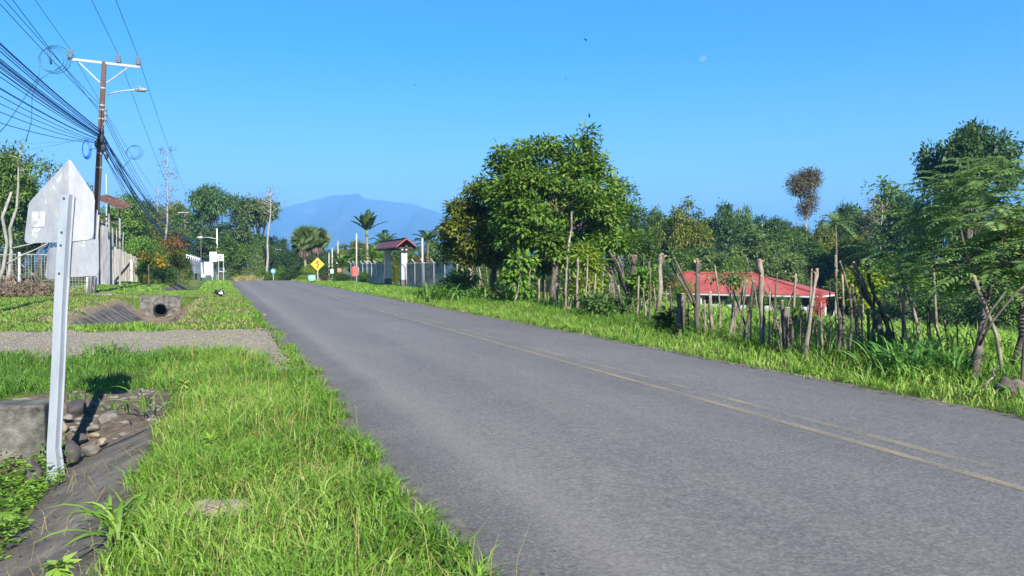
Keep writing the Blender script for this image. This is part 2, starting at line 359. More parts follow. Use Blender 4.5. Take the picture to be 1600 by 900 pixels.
vn = N(nt, 'ShaderNodeTexNoise', Scale=26, Detail=2); nt.links.new(tc.outputs['Object'], vn.inputs[0])
vm = ramp(nt, vn.outputs[0], [(.56, (0, 0, 0)), (.66, (.55, .55, .55))])
vmm = N(nt, 'ShaderNodeMixRGB', blend_type='MULTIPLY'); vmm.inputs[0].default_value = 1; nt.links.new(vr.outputs[0], vmm.inputs[1]); nt.links.new(vm.outputs[0], vmm.inputs[2])
nc_ = N(nt, 'ShaderNodeTexNoise', Scale=8, Detail=5, Roughness=.7); nt.links.new(tc.outputs['Object'], nc_.inputs[0])
cr_ = ramp(nt, nc_.outputs[0], [(.3, (.86, .86, .86)), (.7, (1.12, 1.12, 1.12))]); mC_ = N(nt, 'ShaderNodeMixRGB', blend_type='MULTIPLY'); mC_.inputs[0].default_value = 1; nt.links.new(m2.outputs[0], mC_.inputs[1]); nt.links.new(cr_.outputs[0], mC_.inputs[2])
v2 = N(nt, 'ShaderNodeTexVoronoi', Scale=1.7); v2.inputs['Randomness'].default_value = 1; nt.links.new(tc.outputs['Object'], v2.inputs[0])          # dark pock marks and tar spots
pk = ramp(nt, v2.outputs['Distance'], [(.025, (.42, .42, .42)), (.05, (1, 1, 1))]); m2 = N(nt, 'ShaderNodeMixRGB', blend_type='MULTIPLY'); m2.inputs[0].default_value = 1; nt.links.new(mC_.outputs[0], m2.inputs[1]); nt.links.new(pk.outputs[0], m2.inputs[2])
# wheel tracks polished a little lighter
wt_ = N(nt, 'ShaderNodeMapRange'); nt.links.new(wob.outputs[0], wt_.inputs[0]) if False else nt.links.new(sx.outputs[0], wt_.inputs[0]); wt_.inputs['From Min'].default_value = 1.28; wt_.inputs['From Max'].default_value = 7.85
wr_ = ramp(nt, wt_.outputs[0], [(0, (.93, .93, .93)), (.17, (1.07, 1.07, 1.06)), (.31, (.96, .96, .96)), (.45, (1.07, 1.07, 1.06)), (.60, (.94, .94, .95)), (.74, (1.03, 1.03, 1.03)), (.86, (.95, .95, .97)), (1, (1.0, 1.0, 1.02))]); mW_ = N(nt, 'ShaderNodeMixRGB', blend_type='MULTIPLY'); mW_.inputs[0].default_value = 1; nt.links.new(m2.outputs[0], mW_.inputs[1]); nt.links.new(wr_.outputs[0], mW_.inputs[2]); m2 = mW_
m3 = N(nt, 'ShaderNodeMixRGB', blend_type='ADD'); m3.inputs[0].default_value = .45; nt.links.new(m2.outputs[0], m3.inputs[1]); nt.links.new(vmm.outputs[0], m3.inputs[2])
# sand and dust lying along the left edge (about half a metre in) and dark outer seal
wob = N(nt, 'ShaderNodeMath', operation='MULTIPLY_ADD'); nt.links.new(nb.outputs[0], wob.inputs[0]); wob.inputs[1].default_value = .45; nt.links.new(sx.outputs[0], wob.inputs[2])
mr = N(nt, 'ShaderNodeMapRange'); nt.links.new(wob.outputs[0], mr.inputs[0]); mr.inputs['From Min'].default_value = 1.1; mr.inputs['From Max'].default_value = 4.3
dr = ramp(nt, mr.outputs[0], [(.10, (0, 0, 0)), (.28, (0, 0, 0)), (.36, (.42, .42, .42)), (.46, (.12, .12, .12)), (.72, (0, 0, 0)), (.82, (.10, .10, .10)), (1, (0, 0, 0))])
dn = ramp(nt, nf.outputs[0], [(.25, (.45, .45, .45)), (.6, (1, 1, 1))])
dm = N(nt, 'ShaderNodeMixRGB', blend_type='MULTIPLY'); dm.inputs[0].default_value = 1; nt.links.new(dr.outputs[0], dm.inputs[1]); nt.links.new(dn.outputs[0], dm.inputs[2])
m4 = N(nt, 'ShaderNodeMixRGB'); nt.links.new(dm.outputs[0], m4.inputs[0]); nt.links.new(m3.outputs[0], m4.inputs[1]); m4.inputs[2].default_value = (.215, .195, .17, 1)
nt.links.new(m4.outputs[0], b.inputs['Base Color']); b.inputs['Roughness'].default_value = .78; b.inputs['Specular IOR Level'].default_value = .35
bp = N(nt, 'ShaderNodeBump', Strength=.55, Distance=.012); nt.links.new(nf.outputs[0], bp.inputs['Height']); nt.links.new(bp.outputs[0], b.inputs['Normal'])
MAT['asphalt'] = m
road = link('road', np_mesh('road', A.reshape(-1, 3), Q, None, None, True), m); tag(road, 'worn grey asphalt road', kind='structure')

MAT['shoulder'] = surf('shoulder_dirt', [(.3, (.045, .038, .03)), (.5, (.105, .092, .076)), (.72, (.19, .17, .145))], 11, .95, .7, 60)
for nm_, e_, sg, sd, lb_ in (('road_shoulder', eL, 1, 21, 'crumbling dirt strip along the left road edge'), ('road_shoulder', eR, -1, 22, 'thin dirt strip along the right road edge')):
    ys = np.concatenate([np.arange(1, 30, .08), np.arange(30, 84, .4)]); ec = np.interp(ys, ry, e_); inn = ragged(ys * 2.3, .075, sd) + ragged(ys * 7.1, .03, sd + 5) + (.06 if sg > 0 else .01); out_ = .35 + .05 * np.sin(ys * 1.7)
    zc = crest(np.full_like(ys, 4.), ys); V_ = np.stack([np.stack([ec - sg * out_, ys, zc - .03], 1), np.stack([ec - sg * .08, ys, zc + .006], 1), np.stack([ec + sg * np.maximum(inn, -.06), ys, zc + .010], 1), np.stack([ec + sg * (np.maximum(inn, -.06) + .03), ys, zc - .004], 1)], 1)
    ii_ = np.arange(V_.shape[0] * 4).reshape(-1, 4); Q_ = np.stack([ii_[:-1, :-1], ii_[:-1, 1:], ii_[1:, 1:], ii_[1:, :-1]], -1).reshape(-1, 4)
    o = link(nm_, np_mesh(nm_, V_.reshape(-1, 3), Q_), MAT['shoulder']); tag(o, lb_, kind='structure')
# painted centre lines, worn
def line_mat(name, col, thr):
    m, nt, b, out = new_mat(name); tc = N(nt, 'ShaderNodeTexCoord')
    n1 = N(nt, 'ShaderNodeTexNoise', Scale=34, Detail=8, Roughness=.85); nt.links.new(tc.outputs['Object'], n1.inputs[0])
    n2 = N(nt, 'ShaderNodeTexNoise', Scale=1.3, Detail=5); nt.links.new(tc.outputs['Object'], n2.inputs[0])
    ad = N(nt, 'ShaderNodeMath', operation='MULTIPLY_ADD'); nt.links.new(n2.outputs[0], ad.inputs[0]); ad.inputs[1].default_value = .55; nt.links.new(n1.outputs[0], ad.inputs[2])
    r = ramp(nt, ad.outputs[0], [(thr, (0, 0, 0)), (thr + .24, (.62, .62, .62))]); b.inputs['Base Color'].default_value = (*col, 1)
    b.inputs['Roughness'].default_value = .8
    tr = N(nt, 'ShaderNodeBsdfTransparent'); mx = N(nt, 'ShaderNodeMixShader'); nt.links.new(r.outputs[0], mx.inputs[0]); nt.links.new(tr.outputs[0], mx.inputs[1]); nt.links.new(b.outputs[0], mx.inputs[2]); nt.links.new(mx.outputs[0], out.inputs[0])
    return m
def road_line(name, label, uc, wd, mat):
    yy = ry[(ry > -5) & (ry < 100)]; g = np.random.default_rng(int(uc * 100)); e = ragged(yy, .008, 9)
    c = uc + .35 * sstep(30, 60, yy)
    t = (c - RXL) / (RXR - RXL); z = crest(np.full_like(yy, 4.), yy) + .03 * (1 - (2 * t - 1) ** 2) - .005 + .006
    Vv = np.stack([np.stack([c - wd / 2 + e, yy, z], 1), np.stack([c + wd / 2 + e, yy, z], 1)], 1).reshape(-1, 3)
    i = np.arange(len(yy) - 1)[:, None] * 2
    o = link(name, np_mesh(name, Vv, i + np.array([0, 1, 3, 2])), mat, road); return o
road_line('road_marking', '', 5.30, .10, line_mat('yellow_paint', (.33, .265, .15), .64))
road_line('road_marking', '', 5.63, .11, line_mat('worn_paint', (.32, .27, .17), .71))

# gravel driveway crossing the left verge
DRV = [(1.75, 10.6), (.75, 13.0), (-.4, 14.8), (-3, 15.6), (-8, 16.6), (-16, 17.6), (-16, 23.8), (-8, 22.6), (-4, 21.4), (0, 20.3), (.9, 20.4), (1.75, 21.8)]
def in_poly(x, y, poly):
    r = np.zeros(x.shape, bool); j = len(poly) - 1
    for i in range(len(poly)):
        xi, yi = poly[i]; xj, yj = poly[j]
        c = ((yi > y) != (yj > y)) & (x < (xj - xi) * (y - yi) / (yj - yi + 1e-12) + xi); r ^= c; j = i
    return r
def wobble(x, y, a=.35): return x + a * np.sin(y * 2.1 + 1) * .6 + a * .5 * np.sin(y * 5.3), y + a * np.sin(x * 1.9) * .6 + a * .5 * np.sin(x * 4.7 + 2)
dx = np.arange(-15.8, 1.5, .2); dy = np.arange(10.4, 24.2, .2); DX, DY = np.meshgrid(dx, dy)
wx, wy = wobble(DX, DY, .55); ins = in_poly(wx, wy, DRV) & (DX < 1.33)
ii = np.arange(DX.size).reshape(DX.shape); keep = ins[:-1, :-1] | ins[1:, :-1] | ins[:-1, 1:]
Q = np.stack([ii[:-1, :-1], ii[:-1, 1:], ii[1:, 1:], ii[1:, :-1]], -1)[keep]
DZ = np.maximum(H(DX, DY), -.03) + np.where(ins, .016, -.03)
MAT['gravel'] = surf('gravel_drive', [(.28, (.10, .085, .06)), (.5, (.225, .195, .15)), (.72, (.36, .325, .27))], 14, .95, .7, 60, 0, (1, 1, 1), .2, 10, .03)
dv = link('driveway', np_mesh('driveway', np.stack([DX, DY, DZ], -1).reshape(-1, 3), Q), MAT['gravel']); tag(dv, 'gravel driveway crossing the left verge', kind='structure')

# mountain, far across the plain
RIDGE = [(-250, 372), (0, 366), (180, 350), (300, 338), (400, 331), (440, 326), (462, 320), (488, 313), (515, 307), (545, 304), (560, 305), (570, 311), (600, 315), (632, 317), (650, 320), (668, 327), (690, 334), (720, 344), (800, 358), (950, 372), (1200, 388), (1700, 398)]
RP = np.array(RIDGE, float); mpx = np.arange(-250, 1700, 9.0); DM = 6400.0
tops = np.interp(mpx, RP[:, 0], RP[:, 1]); g = np.random.default_rng(3)
tops = tops + np.convolve(g.normal(size=len(mpx)), np.ones(3) / 3, 'same') * .7
layers = 34; MV = []
for k in range(layers):
    t = k / (layers - 1); hgt = 1 - t ** 1.25; dist = DM - 2600 * t
    row = []
    for j, p in enumerate(mpx):
        q = at(p, tops[j], DM); hz = max(q[2], 2)
        gul = math.sin(p * .06 + t * 3 + 2 * math.sin(p * .017)) * math.sin(math.pi * t) * .09 + math.sin(p * .17 + t * 7) * math.sin(math.pi * t) * .035
        pp = at(p, 415, dist * (1 + .06 * math.sin(p * .05 + t * 5) * math.sin(math.pi * t))); row.append((pp[0], pp[1], hz * max(0, hgt + gul) - 6 * t - 1))
    MV.append(row)
back = [(at(p, 415, DM + 1000)[0], at(p, 415, DM + 1000)[1], -5) for p in mpx]
MV = np.array([back] + MV); nr, nc = MV.shape[:2]; ii = np.arange(nr * nc).reshape(nr, nc)
Q = np.stack([ii[:-1, :-1], ii[1:, :-1], ii[1:, 1:], ii[:-1, 1:]], -1).reshape(-1, 4)
MAT['mountain'] = surf('mountain_forest', [(.35, (.03, .05, .03)), (.55, (.05, .075, .045)), (.75, (.16, .15, .12))], .004, 1, 0, 30, 0, (1, 1, 1), 0)
mo = link('mountain', np_mesh('mountain', MV.reshape(-1, 3), Q, None, None, True), MAT['mountain']); tag(mo, 'blue hazy volcanic mountain beyond the trees', kind='structure')
MTOP = float(MV[..., 2].max())

# haze: even air round everything on the ground
HAZE_D = 3.3e-4
mb = MB().box((0, 3300, (MTOP + 4 - 12) / 2), (19000, 9400, MTOP + 4 + 12))
m, nt, b, out = new_mat('haze_air'); nt.nodes.remove(b)
pv = N(nt, 'ShaderNodeVolumePrincipled'); pv.inputs['Color'].default_value = (.19, .49, 1.0, 1); pv.inputs['Density'].default_value = HAZE_D; pv.inputs['Anisotropy'].default_value = 0.0
nt.links.new(pv.outputs[0], out.inputs['Volume'])
hz = mb.build('haze', m); tag(hz, 'thin blue haze in the distance', 'haze', kind='stuff')

# ================================================================ LEFT VERGE: ditch, culvert, driveway edge
def slab(name, u0, u1, y0, y1, lift, mat, ny_=30, joints=()):       # a thin concrete lining that follows a ditch bank
    xs = np.linspace(u0, u1, 6); ys = np.linspace(y0, y1, ny_); X_, Y_ = np.meshgrid(xs, ys)
    g = np.random.default_rng(int(abs(y0) * 7)); Z_ = H(X_, Y_) + lift + g.normal(size=X_.shape) * .004
    Xb, Yb = X_ + 0, Y_ + ragged(xs * 3, .06, 4)[None, :] * ((np.arange(ny_) == 0) | (np.arange(ny_) == ny_ - 1))[:, None]
    top = np.stack([Xb, Yb, Z_], -1).reshape(-1, 3); bot = top - np.array([0, 0, .09]); n = len(top)
    i = np.arange(n).reshape(X_.shape); q = np.stack([i[:-1, :-1], i[:-1, 1:], i[1:, 1:], i[1:, :-1]], -1).reshape(-1, 4)
    edge = list(i[0, :]) + list(i[1:, -1]) + list(i[-1, -2::-1]) + list(i[-2:0:-1, 0])
    sd = [(edge[k], edge[k] + n, edge[(k + 1) % len(edge)] + n, edge[(k + 1) % len(edge)]) for k in range(len(edge))]
    o = link(name, np_mesh(name, np.concatenate([top, bot]), np.concatenate([q, np.array(sd)])), mat); return o
o = slab('ditch_lining', -1.48, -.62, 2.0, 9.05, .035, MAT['concrete_dark'], 40); tag(o, 'dark stained concrete lining of the near ditch bank', kind='structure')
# lining panels of the culvert ditch, left bank, cast in strips
for k in range(13):
    y0 = 25.4 + k * 1.0
    o = slab('lining_panel', -4.15, -3.2, y0, y0 + .965, .05, MAT['concrete_dark'], 5); o.parent = gr
for k in range(9):
    y0 = 26.6 + k * 1.3
    o = slab('lining_panel', -2.05, -1.3, y0, y0 + 1.26, .03, MAT['concrete_dark'], 5); o.parent = gr
for k in range(14):
    y0 = 57 + k * 2.2
    o = slab('lining_panel', -3.75, -2.9, y0, y0 + 2.12, .05, MAT['concrete_dark'], 5); o.parent = gr
sx_ = np.arange(-5.4, .2, .25); sy_ = np.arange(23.2, 41.9, .3); SX, SY = np.meshgrid(sx_, sy_); w_ = .5 * np.sin(SY * 1.1) + .3 * np.sin(SY * 2.7 + 1); ins_ = (SX > -4.7 + w_ * .5) & (SX < -.75 + w_ * .6) & (SY > 24.2 + .5 * np.sin(SX * 3))
i = np.arange(SX.size).reshape(SX.shape); kp = ins_[:-1, :-1] | ins_[1:, 1:] | ins_[1:, :-1]
o = link('ditch_soil', np_mesh('ditch_soil', np.stack([SX, SY, H(SX, SY) + np.where(ins_, .02, -.04)], -1).reshape(-1, 3), np.stack([i[:-1, :-1], i[:-1, 1:], i[1:, 1:], i[1:, :-1]], -1)[kp], None, None, True), surf('tan_soil', [(.3, (.09, .065, .04)), (.55, (.19, .14, .09)), (.75, (.27, .22, .15))], 3, .95, .6, 20)); tag(o, 'bare tan earth of the culvert ditch', kind='structure')
# headwall with its pipe
hwp = G(250, 466, 0.0); HY = 41.75; hx = -2.62
root = empty('culvert_headwall', (hx, HY, -.95)); tag(root, 'grey concrete culvert headwall with a round pipe in the grassy ditch', 'culvert')
mb = MB(); n = 24; W2, Hh, T = .92, 1.06, .24; rr = .33; cz = .36
outer = []
for k in range(n):
    a = 2 * math.pi * k / n; dx_, dz_ = math.cos(a), math.sin(a)
    s = min(W2 / abs(dx_) if abs(dx_) > 1e-6 else 9, ((Hh - cz) if dz_ > 0 else (cz + .12)) / abs(dz_) if abs(dz_) > 1e-6 else 9); outer.append((dx_ * s, cz + dz_ * s))
corners = {}
for cxx, czz in ((W2, Hh), (-W2, Hh), (-W2, -.12), (W2, -.12)):
    k = min(range(n), key=lambda i: (outer[i][0] - cxx) ** 2 + (outer[i][1] - czz) ** 2); outer[k] = (cxx, czz)
ring = [(rr * math.cos(2 * math.pi * k / n), cz + rr * math.sin(2 * math.pi * k / n)) for k in range(n)]
vs = [(x, 0, z) for x, z in outer] + [(x, 0, z) for x, z in ring] + [(x, T, z) for x, z in outer] + [(x, T, z) for x, z in ring]
fs = []
for k in range(n):
    j = (k + 1) % n; fs += [(k, j, n + j, n + k), (2 * n + k, 3 * n + k, 3 * n + j, 2 * n + j), (k, 2 * n + k, 2 * n + j, j)]
mb.add(vs, fs).build('wall', MAT['concrete'], root)
mb = MB()
for r0, r1 in ((.33, .27),):
    vs = []; fs = []
    for yy_ in (-.07, .88):
        vs += [(r0 * math.cos(2 * math.pi * k / n), yy_, cz + r0 * math.sin(2 * math.pi * k / n)) for k in range(n)]
        vs += [(r1 * math.cos(2 * math.pi * k / n), yy_, cz + r1 * math.sin(2 * math.pi * k / n)) for k in range(n)]
    for k in range(n):
        j = (k + 1) % n; fs += [(k, j, 2 * n + j, 2 * n + k), (n + k, 3 * n + k, 3 * n + j, n + j), (k, n + k, n + j, j)]
    fs.append(tuple(3 * n + k for k in range(n)))
    mb.add(vs, fs)
mb.build('pipe', flat('pipe_shade_black', (.012, .011, .010), .95), root, smooth=True)  # closed back end and near-black colour stand for the shade deep inside the pipe

# stones
def rock_mesh(name, size, seed, sub=3, rough=.22):
    bm = bmesh.new(); bmesh.ops.create_icosphere(bm, subdivisions=sub, radius=1); g = random.Random(seed)
    pl = [(Vector((g.gauss(0, 1), g.gauss(0, 1), g.gauss(0, 1))).normalized(), g.uniform(.58, .9)) for _ in range(12)]
    ph = [g.uniform(0, 6) for _ in range(6)]
    for v in bm.verts:
        p = v.co.copy()
        for nn, d in pl:
            e = p.dot(nn) - d
            if e > 0: p -= nn * e * .95
        f = 1 + rough * .35 * math.sin(p.x * 4 + ph[0]) * math.sin(p.y * 4.3 + ph[1]) + rough * .2 * math.sin(p.z * 9 + ph[2] + p.x * 5)
        v.co = Vector((p.x * size[0] * f, p.y * size[1] * f, p.z * size[2] * f))
    me = bpy.data.meshes.new(name); bm.to_mesh(me); bm.free(); me.polygons.foreach_set('use_smooth', np.ones(len(me.polygons), dtype=bool)); return me
ROCKS = [  # px, py (centre), depth, size in px (half w, half h), material, label
 (109, 708, 7.7, 19, 19, 'stone_dark', 'purple-grey boulder leaning against the sign post foot'),
 (50, 738, 7.3, 16, 22, 'stone_dark', 'dark stone half hidden left of the sign post foot'),
 (143, 703, 7.9, 17, 10, 'stone', 'pale flat stone right of the purple-grey boulder'),
 (127, 685, 8.3, 11, 8, 'stone_dark', 'small grey stone above the purple-grey boulder'),
 (147, 668, 8.6, 11, 6, 'stone', 'oval grey stone in the middle of the rubble bank'),
 (148, 680, 8.45, 10, 5, 'stone_tan', 'tan pebble under the oval grey stone'),
 (169, 653, 8.9, 18, 11, 'stone', 'rounded brown-grey stone at the right of the rubble'),
 (200, 655, 9.0, 8, 8, 'stone_tan', 'small tan stone nearest the grass at the rubble edge'),
 (120, 640, 9.1, 24, 17, 'stone_dark', 'big dark slab stone in the sign shadow'),
 (98, 668, 8.6, 8, 10, 'stone_tan', 'tan stone right beside the post above the boulder'),
 (36, 628, 9.3, 24, 8, 'stone_tan', 'broad pale stone lying on top of the concrete block edge'),
 (62, 632, 9.2, 9, 8, 'stone_tan', 'cracked pale stone between block and post'),
 (152, 632, 9.4, 12, 6, 'stone', 'flat stone at the top of the rubble bank'),
 (183, 638, 9.3, 9, 6, 'stone_dark', 'dark pebble near the top right of the rubble bank'),
 (160, 690, 8.1, 8, 6, 'stone_tan', 'light pebble at the foot of the rubble beside the concrete'),
 (105, 652, 8.8, 9, 7, 'stone', 'grey pebble wedged under the big dark slab'),
 (296, 507, 23.0, 7, 8, 'stone', 'lone pale upright stone on the grass before the ditch'),
 (263, 480, 37.0, 6, 4, 'stone_dark', 'small dark stone beside the culvert pipe'),
 (413, 492, 24.5, 4, 2, 'stone_tan', 'pale stone chip on the road edge by the driveway'),
]
g = random.Random(4)
for k, (px, py, Z, a, c, mt, lb) in enumerate(ROCKS):
    p = at(px, py, Z); s = Z / FPX
    o = link('rock', rock_mesh('rock', (a * s, a * s * .8, c * s), k + 10), MAT[mt], None, p); o.rotation_euler = (g.uniform(-.15, .15), g.uniform(-.15, .15), g.uniform(0, 3)); tag(o, lb, 'rock', 'stones on the left verge')
# flat pale stone lying in the foreground grass
p = G(345, 795, .05); o = link('rock', rock_mesh('rock', (.25, .11, .08), 79, 3, .6), MAT['stone_tan'], None, p); o.rotation_euler = (0, 0.1, R_(35)); tag(o, 'flat pale stone half buried in the foreground grass', 'rock', 'stones on the left verge')
sx_ = np.linspace(-2.3, -.35, 16); sy_ = np.linspace(8.7, 11.2, 18); SX, SY = np.meshgrid(sx_, sy_); edge_ = np.minimum(np.minimum(SX + 2.3, -.35 - SX) / .25, np.minimum(SY - 8.7, 11.2 - SY) / .3)
SZ_ = H(SX, SY) + np.where(edge_ < 1, -.03 + .05 * edge_, .02) + .02 * np.sin(SX * 17) * np.sin(SY * 13); i = np.arange(SX.size).reshape(SX.shape)
o = link('soil_bank', np_mesh('soil_bank', np.stack([SX, SY, SZ_], -1).reshape(-1, 3), np.stack([i[:-1, :-1], i[:-1, 1:], i[1:, 1:], i[1:, :-1]], -1).reshape(-1, 4), None, None, True), surf('soil', [(.3, (.035, .026, .018)), (.55, (.09, .068, .047)), (.78, (.17, .135, .095))], 9, .95, .7, 40)); tag(o, 'bare stony soil bank behind the sign post', kind='structure')
# small rubble in the bank (uncountable)
g2 = np.random.default_rng(8); Vs = []; Fs = []; base_me = rock_mesh('pebble', (1, 1, .7), 5, 1); bv = np.array([v.co[:] for v in base_me.vertices]); bf = np.array([p.vertices[:] for p in base_me.polygons])
def pebbles(name, label, pts, smin, smax, mat, seed, kind='stuff', cat='rubble', zo=0.0):
    g2 = np.random.default_rng(seed); n = len(pts); s = smin + (smax - smin) * g2.random(n) ** 2; a = g2.random(n) * 6.3
    c, sn = np.cos(a)[:, None], np.sin(a)[:, None]; sq = .6 + .6 * g2.random((n, 1))
    X = (bv[None, :, 0] * c - bv[None, :, 1] * sn * sq); Y = (bv[None, :, 0] * sn + bv[None, :, 1] * c * sq); Z = bv[None, :, 2] * (.5 + .5 * g2.random((n, 1)))
    z0 = H(pts[:, 0], pts[:, 1]) + zo
    V = np.stack([pts[:, :1] + X * s[:, None], pts[:, 1:2] + Y * s[:, None], z0[:, None] + Z * s[:, None] + s[:, None] * .15], -1).reshape(-1, 3)
    F = (bf[None] + (np.arange(n) * len(bv))[:, None, None]).reshape(-1, 3)
    o = link(name, np_mesh(name, V, None, F), mat); tag(o, label, cat, kind=kind); return o
g2 = np.random.default_rng(8)
pts = np.stack([-2.0 + 1.5 * g2.random(420), 8.9 + 2.1 * g2.random(420)], 1)
pebbles('rubble', 'loose small stones in the bank behind the sign post', pts, .015, .07, MAT['stone'], 2)
pts = np.stack([-9 + 10.3 * g2.random(9000), 10.4 + 13.5 * g2.random(9000)], 1); wx, wy = wobble(pts[:, 0], pts[:, 1]); k = in_poly(wx, wy, DRV); 
pebbles('gravel', 'grey gravel spread over the driveway', pts[k], .008, .035, MAT['gravel'], 3, cat='gravel', zo=.016)
pts = np.stack([RXL + .1 + .75 * g2.random(1300) ** 1.6 - .2, 3 + 30 * g2.random(1300) ** 1.3], 1)
pebbles('gravel', 'loose grit along the crumbling left road edge', pts, .003, .012, MAT['stone_dark'], 4, cat='grit', zo=.035)

# mossy concrete block by the sign
mb = MB().box((0, 0, 0), (1.7, .42, .68)); me = mb.mesh('concrete_block', False, .025)
p = at(0, 686, 7.95); o = link('concrete_block', me, MAT['concrete'], None, (p[0] - .42, p[1] + .2, p[2])); o.rotation_euler = (0, 0, R_(-4)); tag(o, 'weathered concrete block at the mouth of the near ditch', 'block')

# the road sign seen from behind
SF = G(80, 752, -.46); SZ = depth(SF)
root = empty('road_sign', SF); tag(root, 'grey road sign seen from behind on a bent steel post', 'road sign')
def sp(px, py, off=0.0): return at(px, py, SZ + off) - SF
m = surf('galvanised', [(.3, (.22, .25, .295)), (.7, (.36, .385, .42))], 5, .42, .05, 60, .25, (1, 1, .3)); MAT['galv'] = m
m, nt, b, out = new_mat('sign_back')
tc = N(nt, 'ShaderNodeTexCoord'); mp = N(nt, 'ShaderNodeMapping'); mp.inputs['Scale'].default_value = (6, 6, 2.2); nt.links.new(tc.outputs['Object'], mp.inputs[0])
n1 = N(nt, 'ShaderNodeTexNoise', Scale=1.6, Detail=10, Roughness=.75); nt.links.new(mp.outputs[0], n1.inputs[0])
r1 = ramp(nt, n1.outputs[0], [(.30, (.15, .165, .195)), (.46, (.205, .22, .25)), (.58, (.24, .25, .275)), (.64, (.48, .49, .51))]); nt.links.new(r1.outputs[0], b.inputs['Base Color'])
b.inputs['Roughness'].default_value = .55; b.inputs['Metallic'].default_value = .1; MAT['sign_back'] = m
# post: hat-section channel, slightly bent towards its foot
path = [(82, 757), (82.5, 735), (80.5, 700), (84, 640), (88, 560), (91, 480), (96, 390), (102, 304)]
prof = [(-.070, .045), (-.050, .045), (-.043, -.01), (.043, -.01), (.050, .045), (.070, .045)]     # lateral, away-from-camera
Rw, Fw = RV, np.array([FV[0], FV[1], 0])
vs = []; npf = len(prof)
for i, (px, py) in enumerate(path):
    c = sp(px, py); tw = [1.35, 1.2, .95, .92, .92, .92, .92, .92][i]
    for (a, d) in prof: vs.append(c + Rw * a * tw + Fw * d)
    for (a, d) in prof: vs.append(c + Rw * a * tw + Fw * (d + .006))
fs = []
for i in range(len(path) - 1):
    o0, o1 = i * 2 * npf, (i + 1) * 2 * npf
    for k in range(npf - 1): fs += [(o0 + k, o0 + k + 1, o1 + k + 1, o1 + k), (o0 + npf + k, o1 + npf + k, o1 + npf + k + 1, o0 + npf + k + 1)]
    fs += [(o0, o1, o1 + npf, o0 + npf), (o0 + npf - 1, o0 + 2 * npf - 1, o1 + 2 * npf - 1, o1 + npf - 1)]
post = MB().add(vs, fs).build('post', MAT['galv'], root)
for py in (310, 363, 383, 427):
    px = np.interp(py, [p[1] for p in path][::-1], [p[0] for p in path][::-1]); c = sp(px, py) - Fw * .012
    MB().tube([c, c - Fw * .012], .009, 8).build('bolt', flat('bolt_steel', (.12, .12, .13), .4, .8), post)
# panel: five-sided plate, folded back right of the post
def plate(name, outline, fold_px, fold, off, mat, parent, thick=.004):
    pts = []
    for px, py in outline:
        q = sp(px, py, off); extra = max(0, px - fold_px) / FPX * SZ * math.tan(fold); pts.append(q + Fw * extra)
    n = len(pts); return MB().add(pts + [p + Fw * thick for p in pts], [tuple(range(n)), tuple(range(2 * n - 1, n - 1, -1))] + [(k, k + n, (k + 1) % n + n, (k + 1) % n) for k in range(n)])
def rounded(poly, r):
    out = []
    for i, p in enumerate(poly):
        p = np.array(p, float); a = np.array(poly[i - 1], float); c = np.array(poly[(i + 1) % len(poly)], float)
        u = (a - p) / np.linalg.norm(a - p) * r; v = (c - p) / np.linalg.norm(c - p) * r
        for t in (0, .33, .67, 1): out.append(tuple((1 - t) ** 2 * (p + u) + 2 * t * (1 - t) * p + t * t * (p + v)))
    return out
L_out = rounded([(108, 248), (106, 379), (38, 380), (46, 313)], 5); L_out = [(107.5, 249), (106.5, 378)] + [(44, 380), (40, 378.5), (38.2, 375), (38.6, 369), (44.5, 322), (45.6, 317), (48.5, 313)]
R_out = [(107.5, 249), (111, 252), (135, 295), (139.5, 304), (140.6, 312), (139.5, 362), (138.5, 369), (134, 374), (106.5, 378)]
pl_ = MB()
for outl in (L_out, R_out):
    q = plate('panel', outl, 107, R_(22), .06, None, None); pl_.add(q.v, q.f)
pn = pl_.build('panel', MAT['sign_back'], root)
st = [(50, 331), (71, 330), (70, 354), (48, 356)]
q = MB().add([sp(px, py, .055) for px, py in st], [(0, 1, 2, 3)]).build('sticker', surf('faded_sticker', [(.42, (.20, .21, .23)), (.55, (.36, .37, .39))], 14, .6, 0), pn)
pl_ = MB()
for outl, fp, fo in (([(96, 386), (98, 434), (72, 437), (66.5, 435), (64.5, 430), (65, 424), (69, 395), (71, 390), (76, 387)], 0, 0), ([(96, 381), (150, 373), (150.5, 422), (149, 428), (144, 431), (98, 434)], 96, R_(8))):
    pts = [(px, py) for px, py in outl]; q = plate('plate', pts, fp if fp else 999, fo, .075 if fp == 0 else .075, None, None)
    if fp == 0:
        q.v = [tuple(np.array(v) + Fw * max(0, (-(np.dot(np.array(v), Rw)) - .02)) * .55) for v in q.v]
    pl_.add(q.v, q.f)
pl_.build('lower_plate', MAT['sign_back'], root)

# bag of rubbish on the road edge
bp_ = G(343, 463, 0); root = empty('rubbish_bag', bp_); tag(root, 'black rubbish bag with a white scrap on the grass by the road', 'bag')
me = rock_mesh('bag', (.27, .24, .2), 31, 3, .9); link('bag', me, flat('black_plastic', (.012, .012, .014), .35), root, (0, 0, .18))
link('white_scrap', rock_mesh('scrap', (.16, .05, .07), 32, 2), flat('white_plastic', (.75, .75, .76), .4), root, (.06, -.2, .17))

